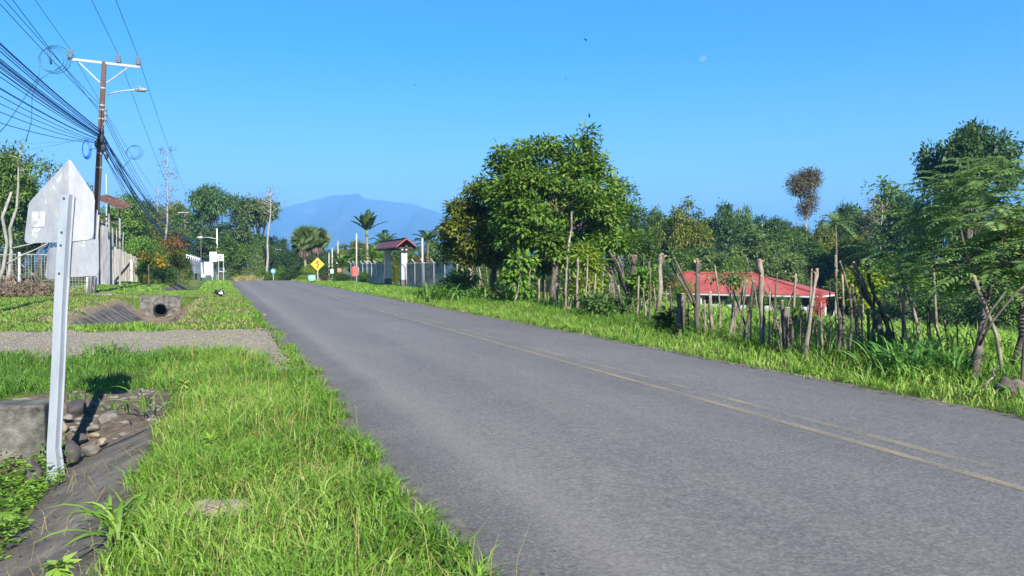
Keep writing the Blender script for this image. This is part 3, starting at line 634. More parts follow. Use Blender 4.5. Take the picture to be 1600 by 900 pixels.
# ================================================================ UTILITY POLE AND CABLES
PB = ground(142, 43.0); PZ = 43.0
root = empty('utility_pole', PB); tag(root, 'tall dark wooden utility pole with crossarm and street lamp', 'utility pole'); POLE = root
def pp(px, py, dz=0.0): return at(px, py, PZ + dz) - PB
rg = random.Random(3)
axp = [(142, 462), (146, 390), (152, 300), (157, 210), (163, 97)]
MB().tube([pp(*q) for q in axp], [.185, .18, .165, .15, .125], 12, rng=rg, jit=.02).build('shaft', MAT['pole_wood'], root, smooth=True)
for k, (dx_, top) in enumerate(((-3.5, 330), (-.5, 333), (2.6, 328), (5.0, 336))):
    MB().tube([pp(141.5 + dx_, 462, -.26), pp(145.5 + dx_, 395, -.26), pp(149 + dx_, top, -.24)], .055, 8).build('conduit', flat('conduit_grey', (.26, .26, .26), .6), root, True)
MB().tube([pp(141.5, 462), pp(143, 433)], .27, 12).build('painted_base', flat('white_paint_worn', (.42, .42, .40), .8, v=.2), root, True)
a0, a1 = pp(107, 92, .1), pp(219, 105, -.1); ctr = (a0 + a1) / 2; ax = nrm(a1 - a0); up_ = nrm(np.array([0, 0, 1.]) - ax * ax[2]); sdv = np.cross(up_, ax)
arm = MB().box(ctr - sdv * 0.0, (np.linalg.norm(a1 - a0), .11, .13), ax=(ax, sdv, up_)).build('crossarm', flat('galv_arm', (.36, .36, .36), .5), root)
for s, e in ((pp(125, 98), pp(158, 130)), (pp(200, 107), pp(168, 130))): MB().tube([s - sdv * .08, e - sdv * .08], .035, 6).build('brace', flat('galv_arm', (.36, .36, .36), .5), root)
INS = []
for px, py in ((110, 94), (185, 102), (216, 105)):
    b0 = pp(px, py); i_ = MB().tube([b0, b0 + [0, 0, .12]], .03, 8)
    prof_ = [(.10, .10), (.15, .12), (.09, .16), (.15, .20), (.15, .22), (.09, .26), (.14, .30), (.14, .32), (.08, .36), (.12, .40), (.11, .44), (.05, .52)]
    i_.tube([b0 + [0, 0, z * 1.2] for r, z in prof_], [r for r, z in prof_], 12); i_.build('insulator', flat('porcelain', (.14, .15, .18), .3), root, True); INS.append(b0 + PB + [0, 0, .6])
la = MB().tube([pp(167, 148), pp(180, 144), pp(200, 141), pp(213, 140)], .035, 7).build('lamp_arm', flat('galv_arm', (.36, .36, .36), .5), root, True)
lh = MB(); c = pp(221, 140.5)
lh.tube([c + RV * -.34, c + RV * -.25 + [0, 0, .01], c + RV * .1, c + RV * .34], [.05, .10, .13, .05], 10); lh.tube([c + RV * -.1 + [0, 0, .08], c + RV * -.1 + [0, 0, .22]], .05, 8)
lh.build('lamp_head', flat('lamp_grey', (.20, .21, .22), .5), root, True)
for px, py, s in ((157, 218, .26), (161, 232, .2), (153, 226, .22), (166, 245, .13), (159, 205, .16)):
    link('splice_box', rock_mesh('splice_box', (s * .8, s * .7, s * 1.5), int(px + py), 2), flat('black_box', (.02, .02, .024), .6), root, pp(px, py, -.12))
tcv = MB(); c = pp(134, 233, -.1)
for k in range(5):
    t = np.linspace(0, 2 * math.pi, 25); rr = .42 + .03 * k
    tcv.tube([c + RV * (rr * .45 * math.cos(a)) + np.array([0, 0, rr * math.sin(a)]) + FV * (.03 * k) for a in t], .025, 5, cap=False)
tcv.tube([c + RV * .2, pp(152, 232)], .03, 5); tcv.build('cable_coil', MAT['cable_blue'], root)
for py in (138, 165, 172, 186, 207, 240, 262):
    px = np.interp(py, [97, 210, 300], [163, 157, 152]); MB().tube([pp(px, py - 1.2), pp(px, py + 1.2)], .165 if py > 150 else .15, 12).build('band', flat('band_steel', (.25, .25, .26), .5), root)
MB().tube([pp(162, 170), pp(164.5, 178), pp(164, 190), pp(161, 196)], .03, 6).build('bracket', flat('band_steel', (.25, .25, .26), .5), root)
for py in (172, 180, 188): MB().tube([pp(163.5, py), pp(166.5, py)], .07, 8).build('spool_insulator', flat('porcelain', (.14, .15, .18), .3), root, True)

P2 = at(289, 330, 128.0); P2b = ground(289, 128.0)
def cable(label, p0, p1, sag, r, mat, n=26, grp=None, name='power_line', cat='cable', p2=None, sag2=0):
    t = np.linspace(0, 1, n)[:, None]; pts = np.array(p0) * (1 - t) + np.array(p1) * t; pts[:, 2] -= (4 * sag * t * (1 - t))[:, 0]
    if p2 is not None:
        q = np.array(p1) * (1 - t) + np.array(p2) * t; q[:, 2] -= (4 * sag2 * t * (1 - t))[:, 0]; pts = np.concatenate([pts, q[1:]])
    o = MB().tube(pts, r * .78, 5).build(name, mat, None, True); tag(o, label, cat, grp); return o
for k, (i_, lb) in enumerate(zip(INS, ('power line on the leftmost insulator of the crossarm', 'power line on the middle insulator next to the pole top', 'power line on the outermost insulator above the street lamp'))):
    back = i_ + np.array([0, -75., .3]); fwd = at((271, 281, 300)[k], (333, 326, 318)[k], 128.0)
    cable(lb, back, i_, .35, .017, MAT['wire'], p2=fwd, sag2=.9)
# where the low-voltage and telephone cables leave the left picture edge: (pixel at the edge) -> sag; all hang on the pole near 8.6 m
def hung(px1, py1, pxe, pye, r, mat, label, grp, fwd=None, sagf=1.5, ye=30.0, name='telephone_cable'):
    A_ = at(px1, py1, PZ); d = ray(pxe, pye); te = (ye - 0) / d[1]; E = CAM + d * te
    y0 = -12.0; t = (A_[1] - E[1]) / (A_[1] - y0)          # parabola through A_ and E, level ends
    S = (A_[0] - E[0]) / t; x0 = A_[0] - S; dzE = E[2] - A_[2]; sag = max(.25, .9 - dzE * .25); z0 = A_[2] + (dzE + 4 * sag * t * (1 - t)) / t
    return cable(label, (x0, y0, z0), A_, sag, r, mat, n=30, p2=fwd, sag2=sagf, name=name, grp=grp)
low = [(160, 168, 0, -8, 32, 'upper'), (160, 174, 0, 6, 31, 'upper'), (160, 180, 20, 0, 32, 'upper')]
for k, (px1, py1, pxe, pye, ye, _) in enumerate(low):
    hung(px1, py1, pxe, pye, .018, MAT['wire'], ('topmost', 'middle', 'lowest')[k] + ' of the three low-voltage wires below the street lamp', 'low-voltage wires', at(286 - 3 * k, 352 + 4 * k, 126.0), 2.0, ye, 'power_line')
tel = [(158, 204, 68, .045, 'cable_blue', 'thick blue-black telephone bundle, uppermost at the pole'), (157, 207, 80, .025, 'cable_blue', None), (157, 208, 92, .022, 'cable', None),
       (156, 211, 98, .04, 'cable_blue', 'second thick blue telephone bundle below the uppermost one'), (156, 213, 106, .02, 'wire', None), (155, 214, 112, .03, 'cable', None), (157, 206, 74, .02, 'cable_blue', None), (156, 210, 95, .02, 'wire', None), (156, 212, 103, .022, 'cable_blue', None), (155, 215, 120, .02, 'cable_blue', None),
       (154, 218, 138, .036, 'cable_blue', 'lone dark cable sagging well below the blue bundles'),
       (153, 221, 150, .018, 'wire', None), (153, 222, 162, .016, 'wire', None), (152, 223, 175, .018, 'cable', None), (151, 223, 192, .018, 'wire', 'lowest thin cable running out at the left picture edge')]
ORD = ['first', 'second', 'third', 'fourth', 'fifth', 'sixth', 'seventh', 'eighth', 'ninth', 'tenth', 'eleventh', 'twelfth', 'thirteenth', 'fourteenth', 'fifteenth', 'sixteenth']; srt = sorted(t[2] for t in tel)
for k, (px1, py1, pye, r, mt, lb) in enumerate(tel):
    f2 = at(296 + rg.uniform(-8, 20), 375 + rg.uniform(-8, 18), 118.0) if k != 10 else at(330, 402, 112.)
    hung(px1, py1, 0, pye, r, MAT[mt], lb or ORD[srt.index(pye)] + ' telephone cable counted from the top at the left picture edge', 'telephone cables', f2, 2.2 + rg.uniform(-.9, 1.4), 30.0)
# thin drop wires towards the left
for k, (a, b_) in enumerate((((150, 212), (-20, 240)), ((152, 216), (-20, 222)))):
    cable(('higher', 'lower')[k] + ' pale drop wire running left towards the bare tree', at(b_[0], b_[1], 40 + k), at(a[0], a[1], 43), .15, .012, MAT['wire'], 12, 'drop wires', 'drop_wire')
# spare cable loops hung on the wires
for k, (px, py, Z, r, lb) in enumerate(((80, 93, 38.0, .62, 'loop of spare cable hanging on the wires left of the pole'), (207, 238, 60.0, .5, 'loop of spare cable hanging on the wires right of the pole'))):
    c = at(px, py, Z); mb = MB(); t = np.linspace(0, 2 * math.pi, 30)
    for j in range(3): mb.tube([c + RV * (r * (1 + .12 * j) * math.cos(a) + .1 * j) + np.array([0, 0, r * (.9 + .1 * j) * math.sin(a)]) for a in t], .022, 5, cap=False)
    if k == 0:
        mb.tube([c + RV * -.5, at(60, 120, Z), at(30, 165, Z), at(10, 195, Z), at(0, 206, Z)], .022, 5)
        mb.tube([c + RV * .5 - [0, 0, .3], at(60, 125, Z), at(50, 150, Z), at(49, 190, Z), at(40, 222, Z)], .022, 5); mb.tube([at(75, 76, Z), at(80, 100, Z)], .06, 6)
    else: mb.tube([c, at(203, 250, Z), at(192, 262, Z)], .022, 5)
    o = mb.build('cable_loop', MAT['wire'], None, True); tag(o, lb, 'cable loop', 'spare cable loops')
# second pole and further poles
def far_pole(label, px, ptop, pbase_Z, arm_px=0, lamp=None, r=.14, mat='pole_wood', nm='utility_pole', arm2=None, cat='utility pole'):
    b_ = ground(px, pbase_Z); root = empty(nm, b_); tag(root, label, cat)
    tp = at(px, ptop, pbase_Z) - b_
    MB().tube([(0, 0, -.1), tp * .5, tp], [r, r * .9, r * .75], 8).build('shaft', MAT[mat] if mat in MAT else mat, root, True)
    s = pbase_Z / FPX
    for a_, dy_ in ((arm_px, 4), (arm2, 12)):
        if a_: MB().box(tp - np.array([0, 0, dy_ * s]), (a_ * s, .1, .12), -YAW).build('crossarm', flat('galv_arm', (.36, .36, .36), .5), root)
    if lamp:
        e = at(lamp[0], lamp[1], pbase_Z) - b_; st_ = np.array([0, 0, e[2] - .2])
        MB().tube([st_, (st_ + e) / 2 + [0, 0, .1], e], .05, 6).build('lamp_arm', flat('galv_arm', (.36, .36, .36), .5), root, True)
        q = nrm((e - st_) * np.array([1, 1, 0])); MB().tube([e - q * .1, e + q * .25, e + q * .8], [.05, .16, .07], 8).build('lamp_head', flat('lamp_pale', (.6, .6, .6), .4), root, True)
    return root
far_pole('distant wooden utility pole with crossarm and street lamp before the dark wood', 289, 328, 128.0, 22, (306, 347), .17)
far_pole('slim pale steel lamp post behind the white roadside boards', 339, 357, 112.0, 0, (316, 371), .10, flat('pale_steel', (.55, .55, .55), .5), 'lamp_post', cat='lamp post')
far_pole('short pole with a box beside the slim lamp post', 314, 362, 118.0, 0, None, .12)
far_pole('small utility pole with two crossarms beside the fan palms', 437, 386, 122.0, 14, None, .12, arm2=16)

# ================================================================ LEFT PROPERTY: mesh fence, shed, boards, log
def mesh_fence(label, pts, hgt, sp_post, cell, post_mat, wire_r=.006, post_r=.03, arms=False, nm='mesh_fence', dia=True):
    base = np.array(pts[0], float); root = empty(nm, base); tag(root, label, 'fence'); wm = MB()
    for a, b_ in zip(pts[:-1], pts[1:]):
        a = np.array(a, float); b_ = np.array(b_, float); L = np.linalg.norm((b_ - a)[:2]); k = max(1, round(L / sp_post))
        for i in range(k + 1):
            q = a + (b_ - a) * i / k - base
            P_ = MB().tube([q + [0, 0, -.1], q + [0, 0, hgt + .05]], post_r, 7)
            if arms: P_.tube([q + [0, 0, hgt], q + [-.25, 0, hgt + .28]], post_r * .7, 6)
            P_.build('post', post_mat, root, True)
        MB().tube([a - base + [0, 0, hgt], b_ - base + [0, 0, hgt]], .022, 6).build('rail', post_mat, root)
        u = (b_ - a) / L; nn = int(L / cell); zf = lambda s: (a + u * s)[2] - base[2]
        if dia:
            for i in range(-int(hgt / cell), nn):
                for sg in (0, 1):
                    s0, s1 = i * cell, i * cell + hgt; z0, z1 = .05, hgt
                    c0 = max(0, s0); c1 = min(L, s1)
                    if c1 <= c0: continue
                    za = z0 + (c0 - s0) / hgt * (z1 - z0); zb = z0 + (c1 - s0) / hgt * (z1 - z0)
                    if sg: za, zb = hgt + .05 - za, hgt + .05 - zb
                    wm.tube([a + u * c0 - base + [0, 0, za], a + u * c1 - base + [0, 0, zb]], wire_r, 3, cap=False)
        else:
            for i in range(nn + 1): wm.tube([a + u * i * cell - base + [0, 0, .05], a + u * i * cell - base + [0, 0, hgt]], wire_r, 3, cap=False)
            for j in range(int(hgt / cell) + 1): wm.tube([a - base + [0, 0, .08 + j * cell], b_ - base + [0, 0, .08 + j * cell]], wire_r, 3, cap=False)
    o = wm.build('wire_mesh', flat('fence_wire', (.30, .31, .31), .5, .3), root); o['kind'] = 'stuff'
    return root
def on(px, Z): return ground(px, Z)
PALE = flat('post_pale', (.33, .33, .31), .7, v=.2)
mesh_fence('rusty wire mesh fence on pale posts behind the roadside log', [on(-30, 45), on(60, 46), on(150, 47.5)], 2.1, 2.6, .16, PALE, .007, .045, dia=False)
# leaning pole of cut branches against that fence
def pole_thing(name, label, p0, p1, r, mat, cat, grp=None, n=5, jit=.06, seed=1):
    g = random.Random(seed); p0 = np.array(p0); p1 = np.array(p1); t = np.linspace(0, 1, n)
    pts = [(p1 - p0) * k + np.array([g.uniform(-jit, jit), g.uniform(-jit, jit), 0]) * (0 < k < 1) for k in t]
    o = MB().tube(pts, [r * (1.1 - .4 * k) for k in t], 8, rng=g, jit=.12).build(name, mat, None, True); o.location = tuple(p0); tag(o, label, cat, grp); return o
pole_thing('dead_branch', 'pale curved dead branch leaning at the left picture edge', on(-8, 42.) , at(18, 300, 42), .10, MAT['bark_white'], 'branch', seed=5, jit=.25)
pole_thing('dead_branch', 'thin pale dead branch slanting across the mesh fence', at(0, 418, 42.5), at(75, 380, 42.5), .05, MAT['bark_white'], 'branch', seed=6, jit=.12)
pole_thing('fence_rail', 'white horizontal pole tied across the mesh fence', at(18, 388, 43), at(66, 377, 43), .045, MAT['bark_white'], 'pole', seed=7, jit=.03)
# log and rubble in front of it
o = MB().tube([at(98, 463, 40) - at(135, 466, 40), at(118, 467, 39.6) - at(135, 466, 40), np.zeros(3), at(158, 467, 40) - at(135, 466, 40), at(172, 465, 40) - at(135, 466, 40)], [.16, .24, .27, .22, .15], 12, rng=random.Random(2), jit=.14).build('log', MAT['bark_dark'], None, True)
o.location = tuple(at(135, 468, 40) ); tag(o, 'dark mossy log lying in front of the mesh fence', 'log')
o = link('rock', rock_mesh('rock', (.75, .3, .16), 91), MAT['stone'], None, at(160, 461.5, 41.5)); tag(o, 'long pale stone right behind the mossy log', 'rock', 'stones on the left verge')
o = MB().tube([at(28, 462, 43.5) - at(85, 463, 43.5), np.zeros(3), at(150, 461, 43.5) - at(85, 463, 43.5)], [.26, .3, .26], 9, rng=random.Random(3), jit=.12).build('log', MAT['bark_dark'], None, True)  # dark log shape put in for the black strip of shade at the fence foot
o.location = tuple(at(85, 463, 43.5)); tag(o, 'long dark log shape put in for the black shade strip along the mesh fence foot', 'log')
# shed: tall open boards with a rusty roof
sb = on(166, 58); root = empty('shed', sb); tag(root, 'tall grey plank shed with a rusty lean-to roof', 'shed')
S58 = 58 / FPX
GREYW = surf('grey_planks', [(.3, (.11, .11, .115)), (.55, (.22, .225, .235)), (.75, (.33, .335, .35))], 5, .9, .5, 20, 0, (1, 1, .15))
for k in range(10):
    px = 152 + k * 2.7; top = 345 + (k % 3) * 5 + (12 if k > 6 else 0); a_ = on(px, 58) - sb; t_ = at(px, top, 58) - sb
    MB().box((a_ + t_) / 2, (2.3 * S58, .04 + .01 * (k % 3), np.linalg.norm(t_ - a_) + .1), -YAW + .1).build('plank', GREYW, root)
RUST = surf('rusty_sheet', [(.3, (.05, .022, .016)), (.5, (.11, .05, .034)), (.72, (.17, .11, .085))], 3, .8, .3, 20, .2)
for k in range(5):
    f0 = k / 5; a_ = at(148 + 42 * f0, 309 + 18 * f0, 56) - sb; b_ = at(148 + 42 * (f0 + .2), 309 + 18 * (f0 + .2), 56) - sb; dd = np.array([FV[0], FV[1], 0]) * 1.7 + np.array([0, 0, .42])
    MB().add([a_, b_, b_ + dd, a_ + dd] + [q - np.array([0, 0, .05]) for q in (a_, b_, b_ + dd, a_ + dd)], [(0, 1, 2, 3), (7, 6, 5, 4), (0, 4, 5, 1), (1, 5, 6, 2), (2, 6, 7, 3), (3, 7, 4, 0)]).build('roof_sheet', RUST, root)
for px in (152, 170, 187): MB().tube([on(px, 57.0) - sb, at(px, 311 + (px - 152) * .43, 57.0) - sb], .07, 7).build('post', GREYW, root)
for py in (334, 341): MB().tube([at(150, py, 57.5) - sb, at(192, py + 12, 57.5) - sb], .06, 6).build('beam', MAT['pole_wood'], root)
# board fence and gate right of the shed
bb = on(200, 69); root = empty('board_gate', bb); tag(root, 'weathered vertical board gate with a diagonal brace right of the shed', 'gate')
BOARD = surf('weathered_board', [(.3, (.16, .145, .12)), (.6, (.28, .26, .225)), (.8, (.36, .34, .30))], 6, .9, .4, 20, 0, (1, 1, .15)); s = 69 / FPX
for k in range(9):
    px = 180 + k * 4.1; a_ = on(px, 69) - bb; t_ = at(px, 386 + 1.8 * k + (k % 2) * 1.5, 69) - bb
    MB().box((a_ + t_) / 2, (3.4 * s, .035, t_[2] - a_[2]), -YAW).build('board', BOARD, root)
MB().tube([at(178, 437, 68.7) - bb, at(204, 406, 68.7) - bb], .10, 6).build('brace', BOARD, root)
MB().box(at(206, 424, 68.6) - bb, (4 * s, .14, 36 * s), -YAW).build('gate_post', flat('gate_post_grey', (.36, .35, .33), .8), root)
for k, px in enumerate((174, 181, 187, 192)): pole_thing('fence_stake', ('first', 'second', 'third', 'last')[k] + ' thin pale pole sticking up behind the board gate, counted from the shed', on(px, 72), at(px + 1, 354 + 3 * k, 72), .05, MAT['bark_white'], 'stake', 'thin poles behind the board gate', seed=k)
# small white posts, distant
pole_thing('fence_post', 'short white post on the lawn behind the mesh fence', on(30, 60), at(30, 394, 60), .12, flat('white_paint_worn', (.62, .62, .60), .8), 'post', jit=0)

# white gate and walls down the road
WHITE = flat('white_wall', (.50, .51, .53), .7, v=.06)
wb = on(305, 100); root = empty('white_gateway', wb); tag(root, 'white walled gateway with slatted gate beyond the flowering shrubs', 'gateway')
def wq(px, py, Z=100.): return at(px, py, Z) - wb
def panel_between(pts4, th, mat, name, parent):
    f = np.array([FV[0], FV[1], 0]) * th; pts4 = [np.array(p) for p in pts4]
    return MB().add(pts4 + [p + f for p in pts4], [(0, 1, 2, 3), (7, 6, 5, 4), (0, 4, 5, 1), (1, 5, 6, 2), (2, 6, 7, 3), (3, 7, 4, 0)]).build(name, mat, parent)
panel_between([wq(297, 411, 96), wq(313.5, 421, 104), wq(313.5, 403, 104), wq(297, 397, 96)], .2, WHITE, 'wall', root)
panel_between([wq(297, 427, 96.3), wq(313.5, 428, 103.8), wq(313.5, 421, 103.8), wq(297, 411.2, 96.3)], .2, flat('pale_grey_wall', (.5, .53, .56), .8), 'lower_wall', root)
for k in range(7):
    px = 291.5 + k * 3.2; MB().tube([wq(px, 403 + k * 1.0, 95.5), wq(px, 398 + .9 * k, 95.5)], .07, 5).build('baluster', WHITE, root)
MB().tube([wq(290, 398, 95.5), wq(313, 405, 95.5)], .09, 6).build('rail', WHITE, root)
for k in range(7):
    px = 319.5 + k * 1.75; MB().box((wq(px, 430) + wq(px, 409)) / 2, (1.3 * 100 / FPX, .05, 21 * 100 / FPX), -YAW).build('gate_slat', WHITE, root)
for px in (315.8, 332): MB().box((wq(px, 432) + wq(px, 411)) / 2, (.2, .2, 22 * 100 / FPX), -YAW).build('gate_post', WHITE, root)
MB().box(wq(318, 431, 97), (.5, .3, .35), -YAW).build('step', WHITE, root)
panel_between([wq(341, 425, 101), wq(350, 425, 101), wq(350, 418, 101), wq(341, 418, 101)], .2, WHITE, 'low_wall', root)
for nm_, lb, q, pst, py0 in (('notice_board', 'square white roadside board on a single pale post', (327.5, 393.5, 339, 409), (331.5,), 441), ('notice_board', 'smaller white board with a dark mark on two posts', (340, 397, 349.5, 407.5), (341.5, 349), 424)):
    Zb = 80.0 if py0 > 430 else 99.0; cpx = (q[0] + q[2]) / 2; b_ = on(cpx, Zb); r_ = empty(nm_, b_); tag(r_, lb, 'sign board'); s = Zb / FPX
    MB().box(at(cpx, (q[1] + q[3]) / 2, Zb) - b_, ((q[2] - q[0]) * s, .04, (q[3] - q[1]) * s), -YAW).build('panel', flat('sign_white', (.50, .51, .54), .5, v=.04), r_)
    for px in pst: MB().tube([on(px, Zb + .05) - b_, at(px, q[3] - 3, Zb + .05) - b_], .05, 6).build('post', PALE, r_)
    if py0 < 430:
        for dy_ in (-1.2, 1.6): MB().box(at(cpx - .8, (q[1] + q[3]) / 2 + dy_, Zb - .04) - b_, (3.2 * s, .012, 1.5 * s), -YAW).build('mark', flat('dark_mark', (.05, .05, .06), .6), r_)
pole_thing('garden_ornament', 'small white ornament in the shade of the flowering shrubs', on(276, 80), at(276, 424, 80), .22, WHITE, 'ornament', jit=.02)

# ================================================================ TREE ARCHETYPES (unit size: 1 wide, 1 high)
def arche(kind, seed):
    g = np.random.default_rng(seed); lo = []
    if kind == 'broad':
        for k in range(34):
            d = g.normal(size=3); d /= np.linalg.norm(d); d[2] = abs(d[2]) if g.random() < .72 else d[2] * .7; q = .62 + .42 * g.random()
            lo.append((d[0] * .36 * q, d[1] * .36 * q, .5 + d[2] * .42 * q, .085 + .06 * g.random(), .1, .055 + .04 * g.random()))
        lo.append((0, 0, .5, .22, .22, .25)); P = dict(ncl=900, nlf=12, L=.034, W=.018, cr=.024, flat=.6, upb=.5, outw=.8)
    elif kind == 'bush':
        for k in range(9): a = g.random() * 6.28; r = .3 * math.sqrt(g.random()); z = .15 + .5 * g.random(); lo.append((math.cos(a) * r, math.sin(a) * r, z, .2 + .08 * g.random(), .2, .18 + .1 * g.random()))
        lo.append((0, 0, .75, .2, .2, .2)); P = dict(ncl=620, nlf=11, L=.046, W=.024, cr=.045, flat=.7)
    elif kind == 'umbrella':
        for k in range(13): a = g.random() * 6.28; r = .40 * math.sqrt(g.random()); lo.append((math.cos(a) * r, math.sin(a) * r, .88 - .8 * r * r - .32 * g.random() * g.random() - .05, .13 + .06 * g.random(), .13, .055 + .03 * g.random()))
        P = dict(ncl=760, nlf=11, L=.033, W=.018, cr=.028, flat=.5)
    elif kind == 'round':
        lo = [(0, 0, .55, .42, .42, .40), (.1, 0, .7, .28, .3, .26), (-.15, .1, .5, .3, .3, .3)]; P = dict(ncl=800, nlf=10, L=.04, W=.022, cr=.04, flat=.8)
    elif kind == 'airy':
        for k in range(12): a = g.random() * 6.28; r = .4 * math.sqrt(g.random()); lo.append((math.cos(a) * r, math.sin(a) * r, .4 + .55 * g.random(), .12, .12, .08))
        P = dict(ncl=230, nlf=9, L=.045, W=.02, cr=.04, flat=.6)
    (V, Q, T), cl = crown_arrays(lo, seed=seed, **P)
    rad = np.percentile(np.hypot(V[:, 0], V[:, 1]), 96); zt = np.percentile(V[:, 2], 99.3); sc_ = np.array([.5 / rad, .5 / rad, 1 / zt]); V = V * sc_; lo = [tuple(np.array(l[:3]) * sc_) + tuple(l[3:]) for l in lo]
    crown = np_mesh('crown_' + kind, V, Q, None, T)
    mb = MB(); fk = np.array([0, 0, .32 if kind in ('umbrella', 'airy') else .22]); tr = .022; rg = random.Random(seed)
    mb.tube([(0, 0, -.03), fk * .5 + [.008, 0, 0], fk], [tr * 1.4, tr * 1.05, tr * .9], 7)
    for q in lo:
        c = np.array(q[:3]); mb.tube(curve3(fk, (fk + c) / 2 + [0, 0, .05], c, 5), [tr * .7, tr * .55, tr * .42, tr * .3, tr * .18], 5)
    return crown, mb.mesh('trunk_' + kind, True)
ARC = {k: [arche(k, 100 * i + s) for s in range(n)] for i, (k, n) in enumerate((('broad', 4), ('bush', 3), ('umbrella', 2), ('round', 1), ('airy', 1)))}
_cnt = {}
def put_tree(label, px, top, wpx, Z, kind, mat, grp='trees behind the fields', name=None, bark='bark', sink=0.0, deep=1.0, rz=None, cat='tree', var=None):
    b_ = ground(px, Z); h = at(px, top, Z)[2] - b_[2] + sink; wm = wpx * Z / FPX
    nm_ = name or {'bush': 'shrub', 'broad': 'broadleaf_tree', 'umbrella': 'spreading_tree', 'round': 'round_tree', 'airy': 'sparse_tree'}[kind]
    k = _cnt.get(kind, 0); _cnt[kind] = k + 1; cr, tk = ARC[kind][(k if var is None else var) % len(ARC[kind])]
    root = empty(nm_, b_ - [0, 0, sink], (k * 1.7) if rz is None else rz); tag(root, label, 'shrub' if (kind == 'bush' and cat == 'tree') else cat, grp)
    for nn, me, mm in (('crown', cr, MAT[mat]), ('trunk', tk, MAT[bark])):
        if not me.materials: me.materials.append(mm)
        o = bpy.data.objects.new(nn, me); COL.objects.link(o); o.parent = root; o.scale = (wm, wm * deep, h); o.material_slots[0].link = 'OBJECT'; o.material_slots[0].material = mm
    return root
# --- wood at the end of the road
W_ = 'trees of the wood at the road end'
put_tree('umbrella-shaped tree topping the dark wood at the road end', 343, 294, 84, 128, 'umbrella', 'leaf_dark', W_, rz=.4)
put_tree('wide pale-green spreading tree next to the tall bare trunk', 404, 312, 92, 120, 'umbrella', 'leaf_pale', W_)
put_tree('dark bushy tree below the umbrella-shaped crown', 345, 352, 92, 124, 'broad', 'leaf_dark', W_)
put_tree('dark tree at the left end of the wood', 306, 346, 72, 126, 'broad', 'leaf_dark', W_)
put_tree('tree with a pale top in the middle of the wood', 366, 372, 66, 112, 'broad', 'leaf_mid', W_)
put_tree('deep green tree behind the tall bare trunk', 425, 372, 56, 124, 'broad', 'leaf_dark', W_)
put_tree('deep green tree filling the wood below the pale spreading crown', 398, 368, 70, 118, 'broad', 'leaf_dark', W_)
put_tree('pale round-leaved small tree at the foot of the wood', 403, 388, 30, 108, 'bush', 'leaf_pale', W_)
put_tree('dark shrub between the fan palms and the wood', 447, 385, 52, 116, 'broad', 'leaf_dark', W_)
put_tree('dark rounded tree just left of the fan palms', 462, 388, 50, 112, 'broad', 'leaf_dark', W_)
put_tree('green tree behind the fan palm trunks', 492, 394, 60, 114, 'broad', 'leaf_mid', W_)
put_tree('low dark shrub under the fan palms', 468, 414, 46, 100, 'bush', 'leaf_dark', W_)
put_tree('brown-green shrub at the end of the road', 371, 405, 32, 112, 'bush', 'leaf_olive', W_)
put_tree('low green shrub beside the blue round sign', 440, 417, 34, 98, 'bush', 'leaf_mid', W_)
put_tree('low green shrub at the foot of the tall bare trunk', 412, 421, 26, 100, 'bush', 'leaf_bright', W_)
# --- left hillside
W_ = 'trees behind the left properties'
put_tree('tree crown rising behind the shed roof', 196, 306, 74, 105, 'broad', 'leaf_mid', W_)
put_tree('yellow-green rounded tree left of the second pole', 250, 338, 84, 112, 'broad', 'leaf_olive', W_)
put_tree('dark tree between shed and second pole', 222, 318, 80, 135, 'broad', 'leaf_dark', W_)
put_tree('grey-green flat-topped tree behind the sparse pale tree', 262, 318, 66, 145, 'umbrella', 'leaf_olive', W_)
put_tree('dark dense tree behind the second pole', 282, 330, 64, 138, 'broad', 'leaf_dark', W_)
put_tree('big dark tree at the left picture edge', -8, 236, 120, 70, 'broad', 'leaf_mid', W_)
put_tree('tree crown left of the road sign', 52, 262, 92, 82, 'broad', 'leaf_mid', W_)
put_tree('tree mostly hidden behind the road sign', 112, 292, 96, 90, 'broad', 'leaf_dark', W_)
put_tree('shrubby tree between road sign and utility pole', 150, 330, 70, 84, 'bush', 'leaf_mid', W_)
put_tree('dark undergrowth shrub behind the mesh fence at the left edge', 20, 372, 70, 66, 'bush', 'leaf_dark', W_, deep=.6)
put_tree('dark undergrowth shrub behind the mesh fence near the sign', 95, 382, 80, 66, 'bush', 'leaf_dark', W_, deep=.6)
put_tree('leafy palm-green shrub behind the board gate', 215, 372, 62, 80, 'bush', 'leaf_bright', W_)
put_tree('tall green shrub behind the flowering shrubs', 238, 376, 50, 84, 'bush', 'leaf_bright', W_)
# --- flowering shrubs on the left verge
W_ = 'flowering shrubs by the left verge'
yshrub = put_tree('green shrub with yellow leaves by the left verge', 240, 388, 50, 66, 'bush', 'leaf_bright', W_)
croton = put_tree('dark red-orange croton shrub by the left verge', 271, 372, 44, 70, 'bush', 'leaf_olive', W_)
def sprinkle(name, parent_label, px, py, Z, wpx, hpx, n, L, W, mat, seed, cat='flowers'):
    (V, Q, T), _ = crown_arrays([lobe(px, py, Z, wpx, hpx)], n, 12, L, W, .12, seed); b_ = at(px, py, Z)
    o = link(name, np_mesh(name, V - b_, Q, None, T), MAT[mat]); o.parent = parent_label; o.matrix_parent_inverse = Matrix.Identity(4); mi = Matrix.LocRotScale(parent_label.location, parent_label.rotation_euler, None).inverted(); o.location = mi @ Vector(b_); return o
sprinkle('red_leaves', croton, 272, 381, 67.5, 17, 10, 26, .26, .12, 'leaf_orange', 3)
sprinkle('yellow_leaves', yshrub, 222, 398, 63.5, 8, 4, 11, .26, .12, 'leaf_yellow', 4)
sprinkle('yellow_leaves', yshrub, 251, 407, 62.5, 12, 9, 16, .26, .12, 'leaf_yellow', 5)
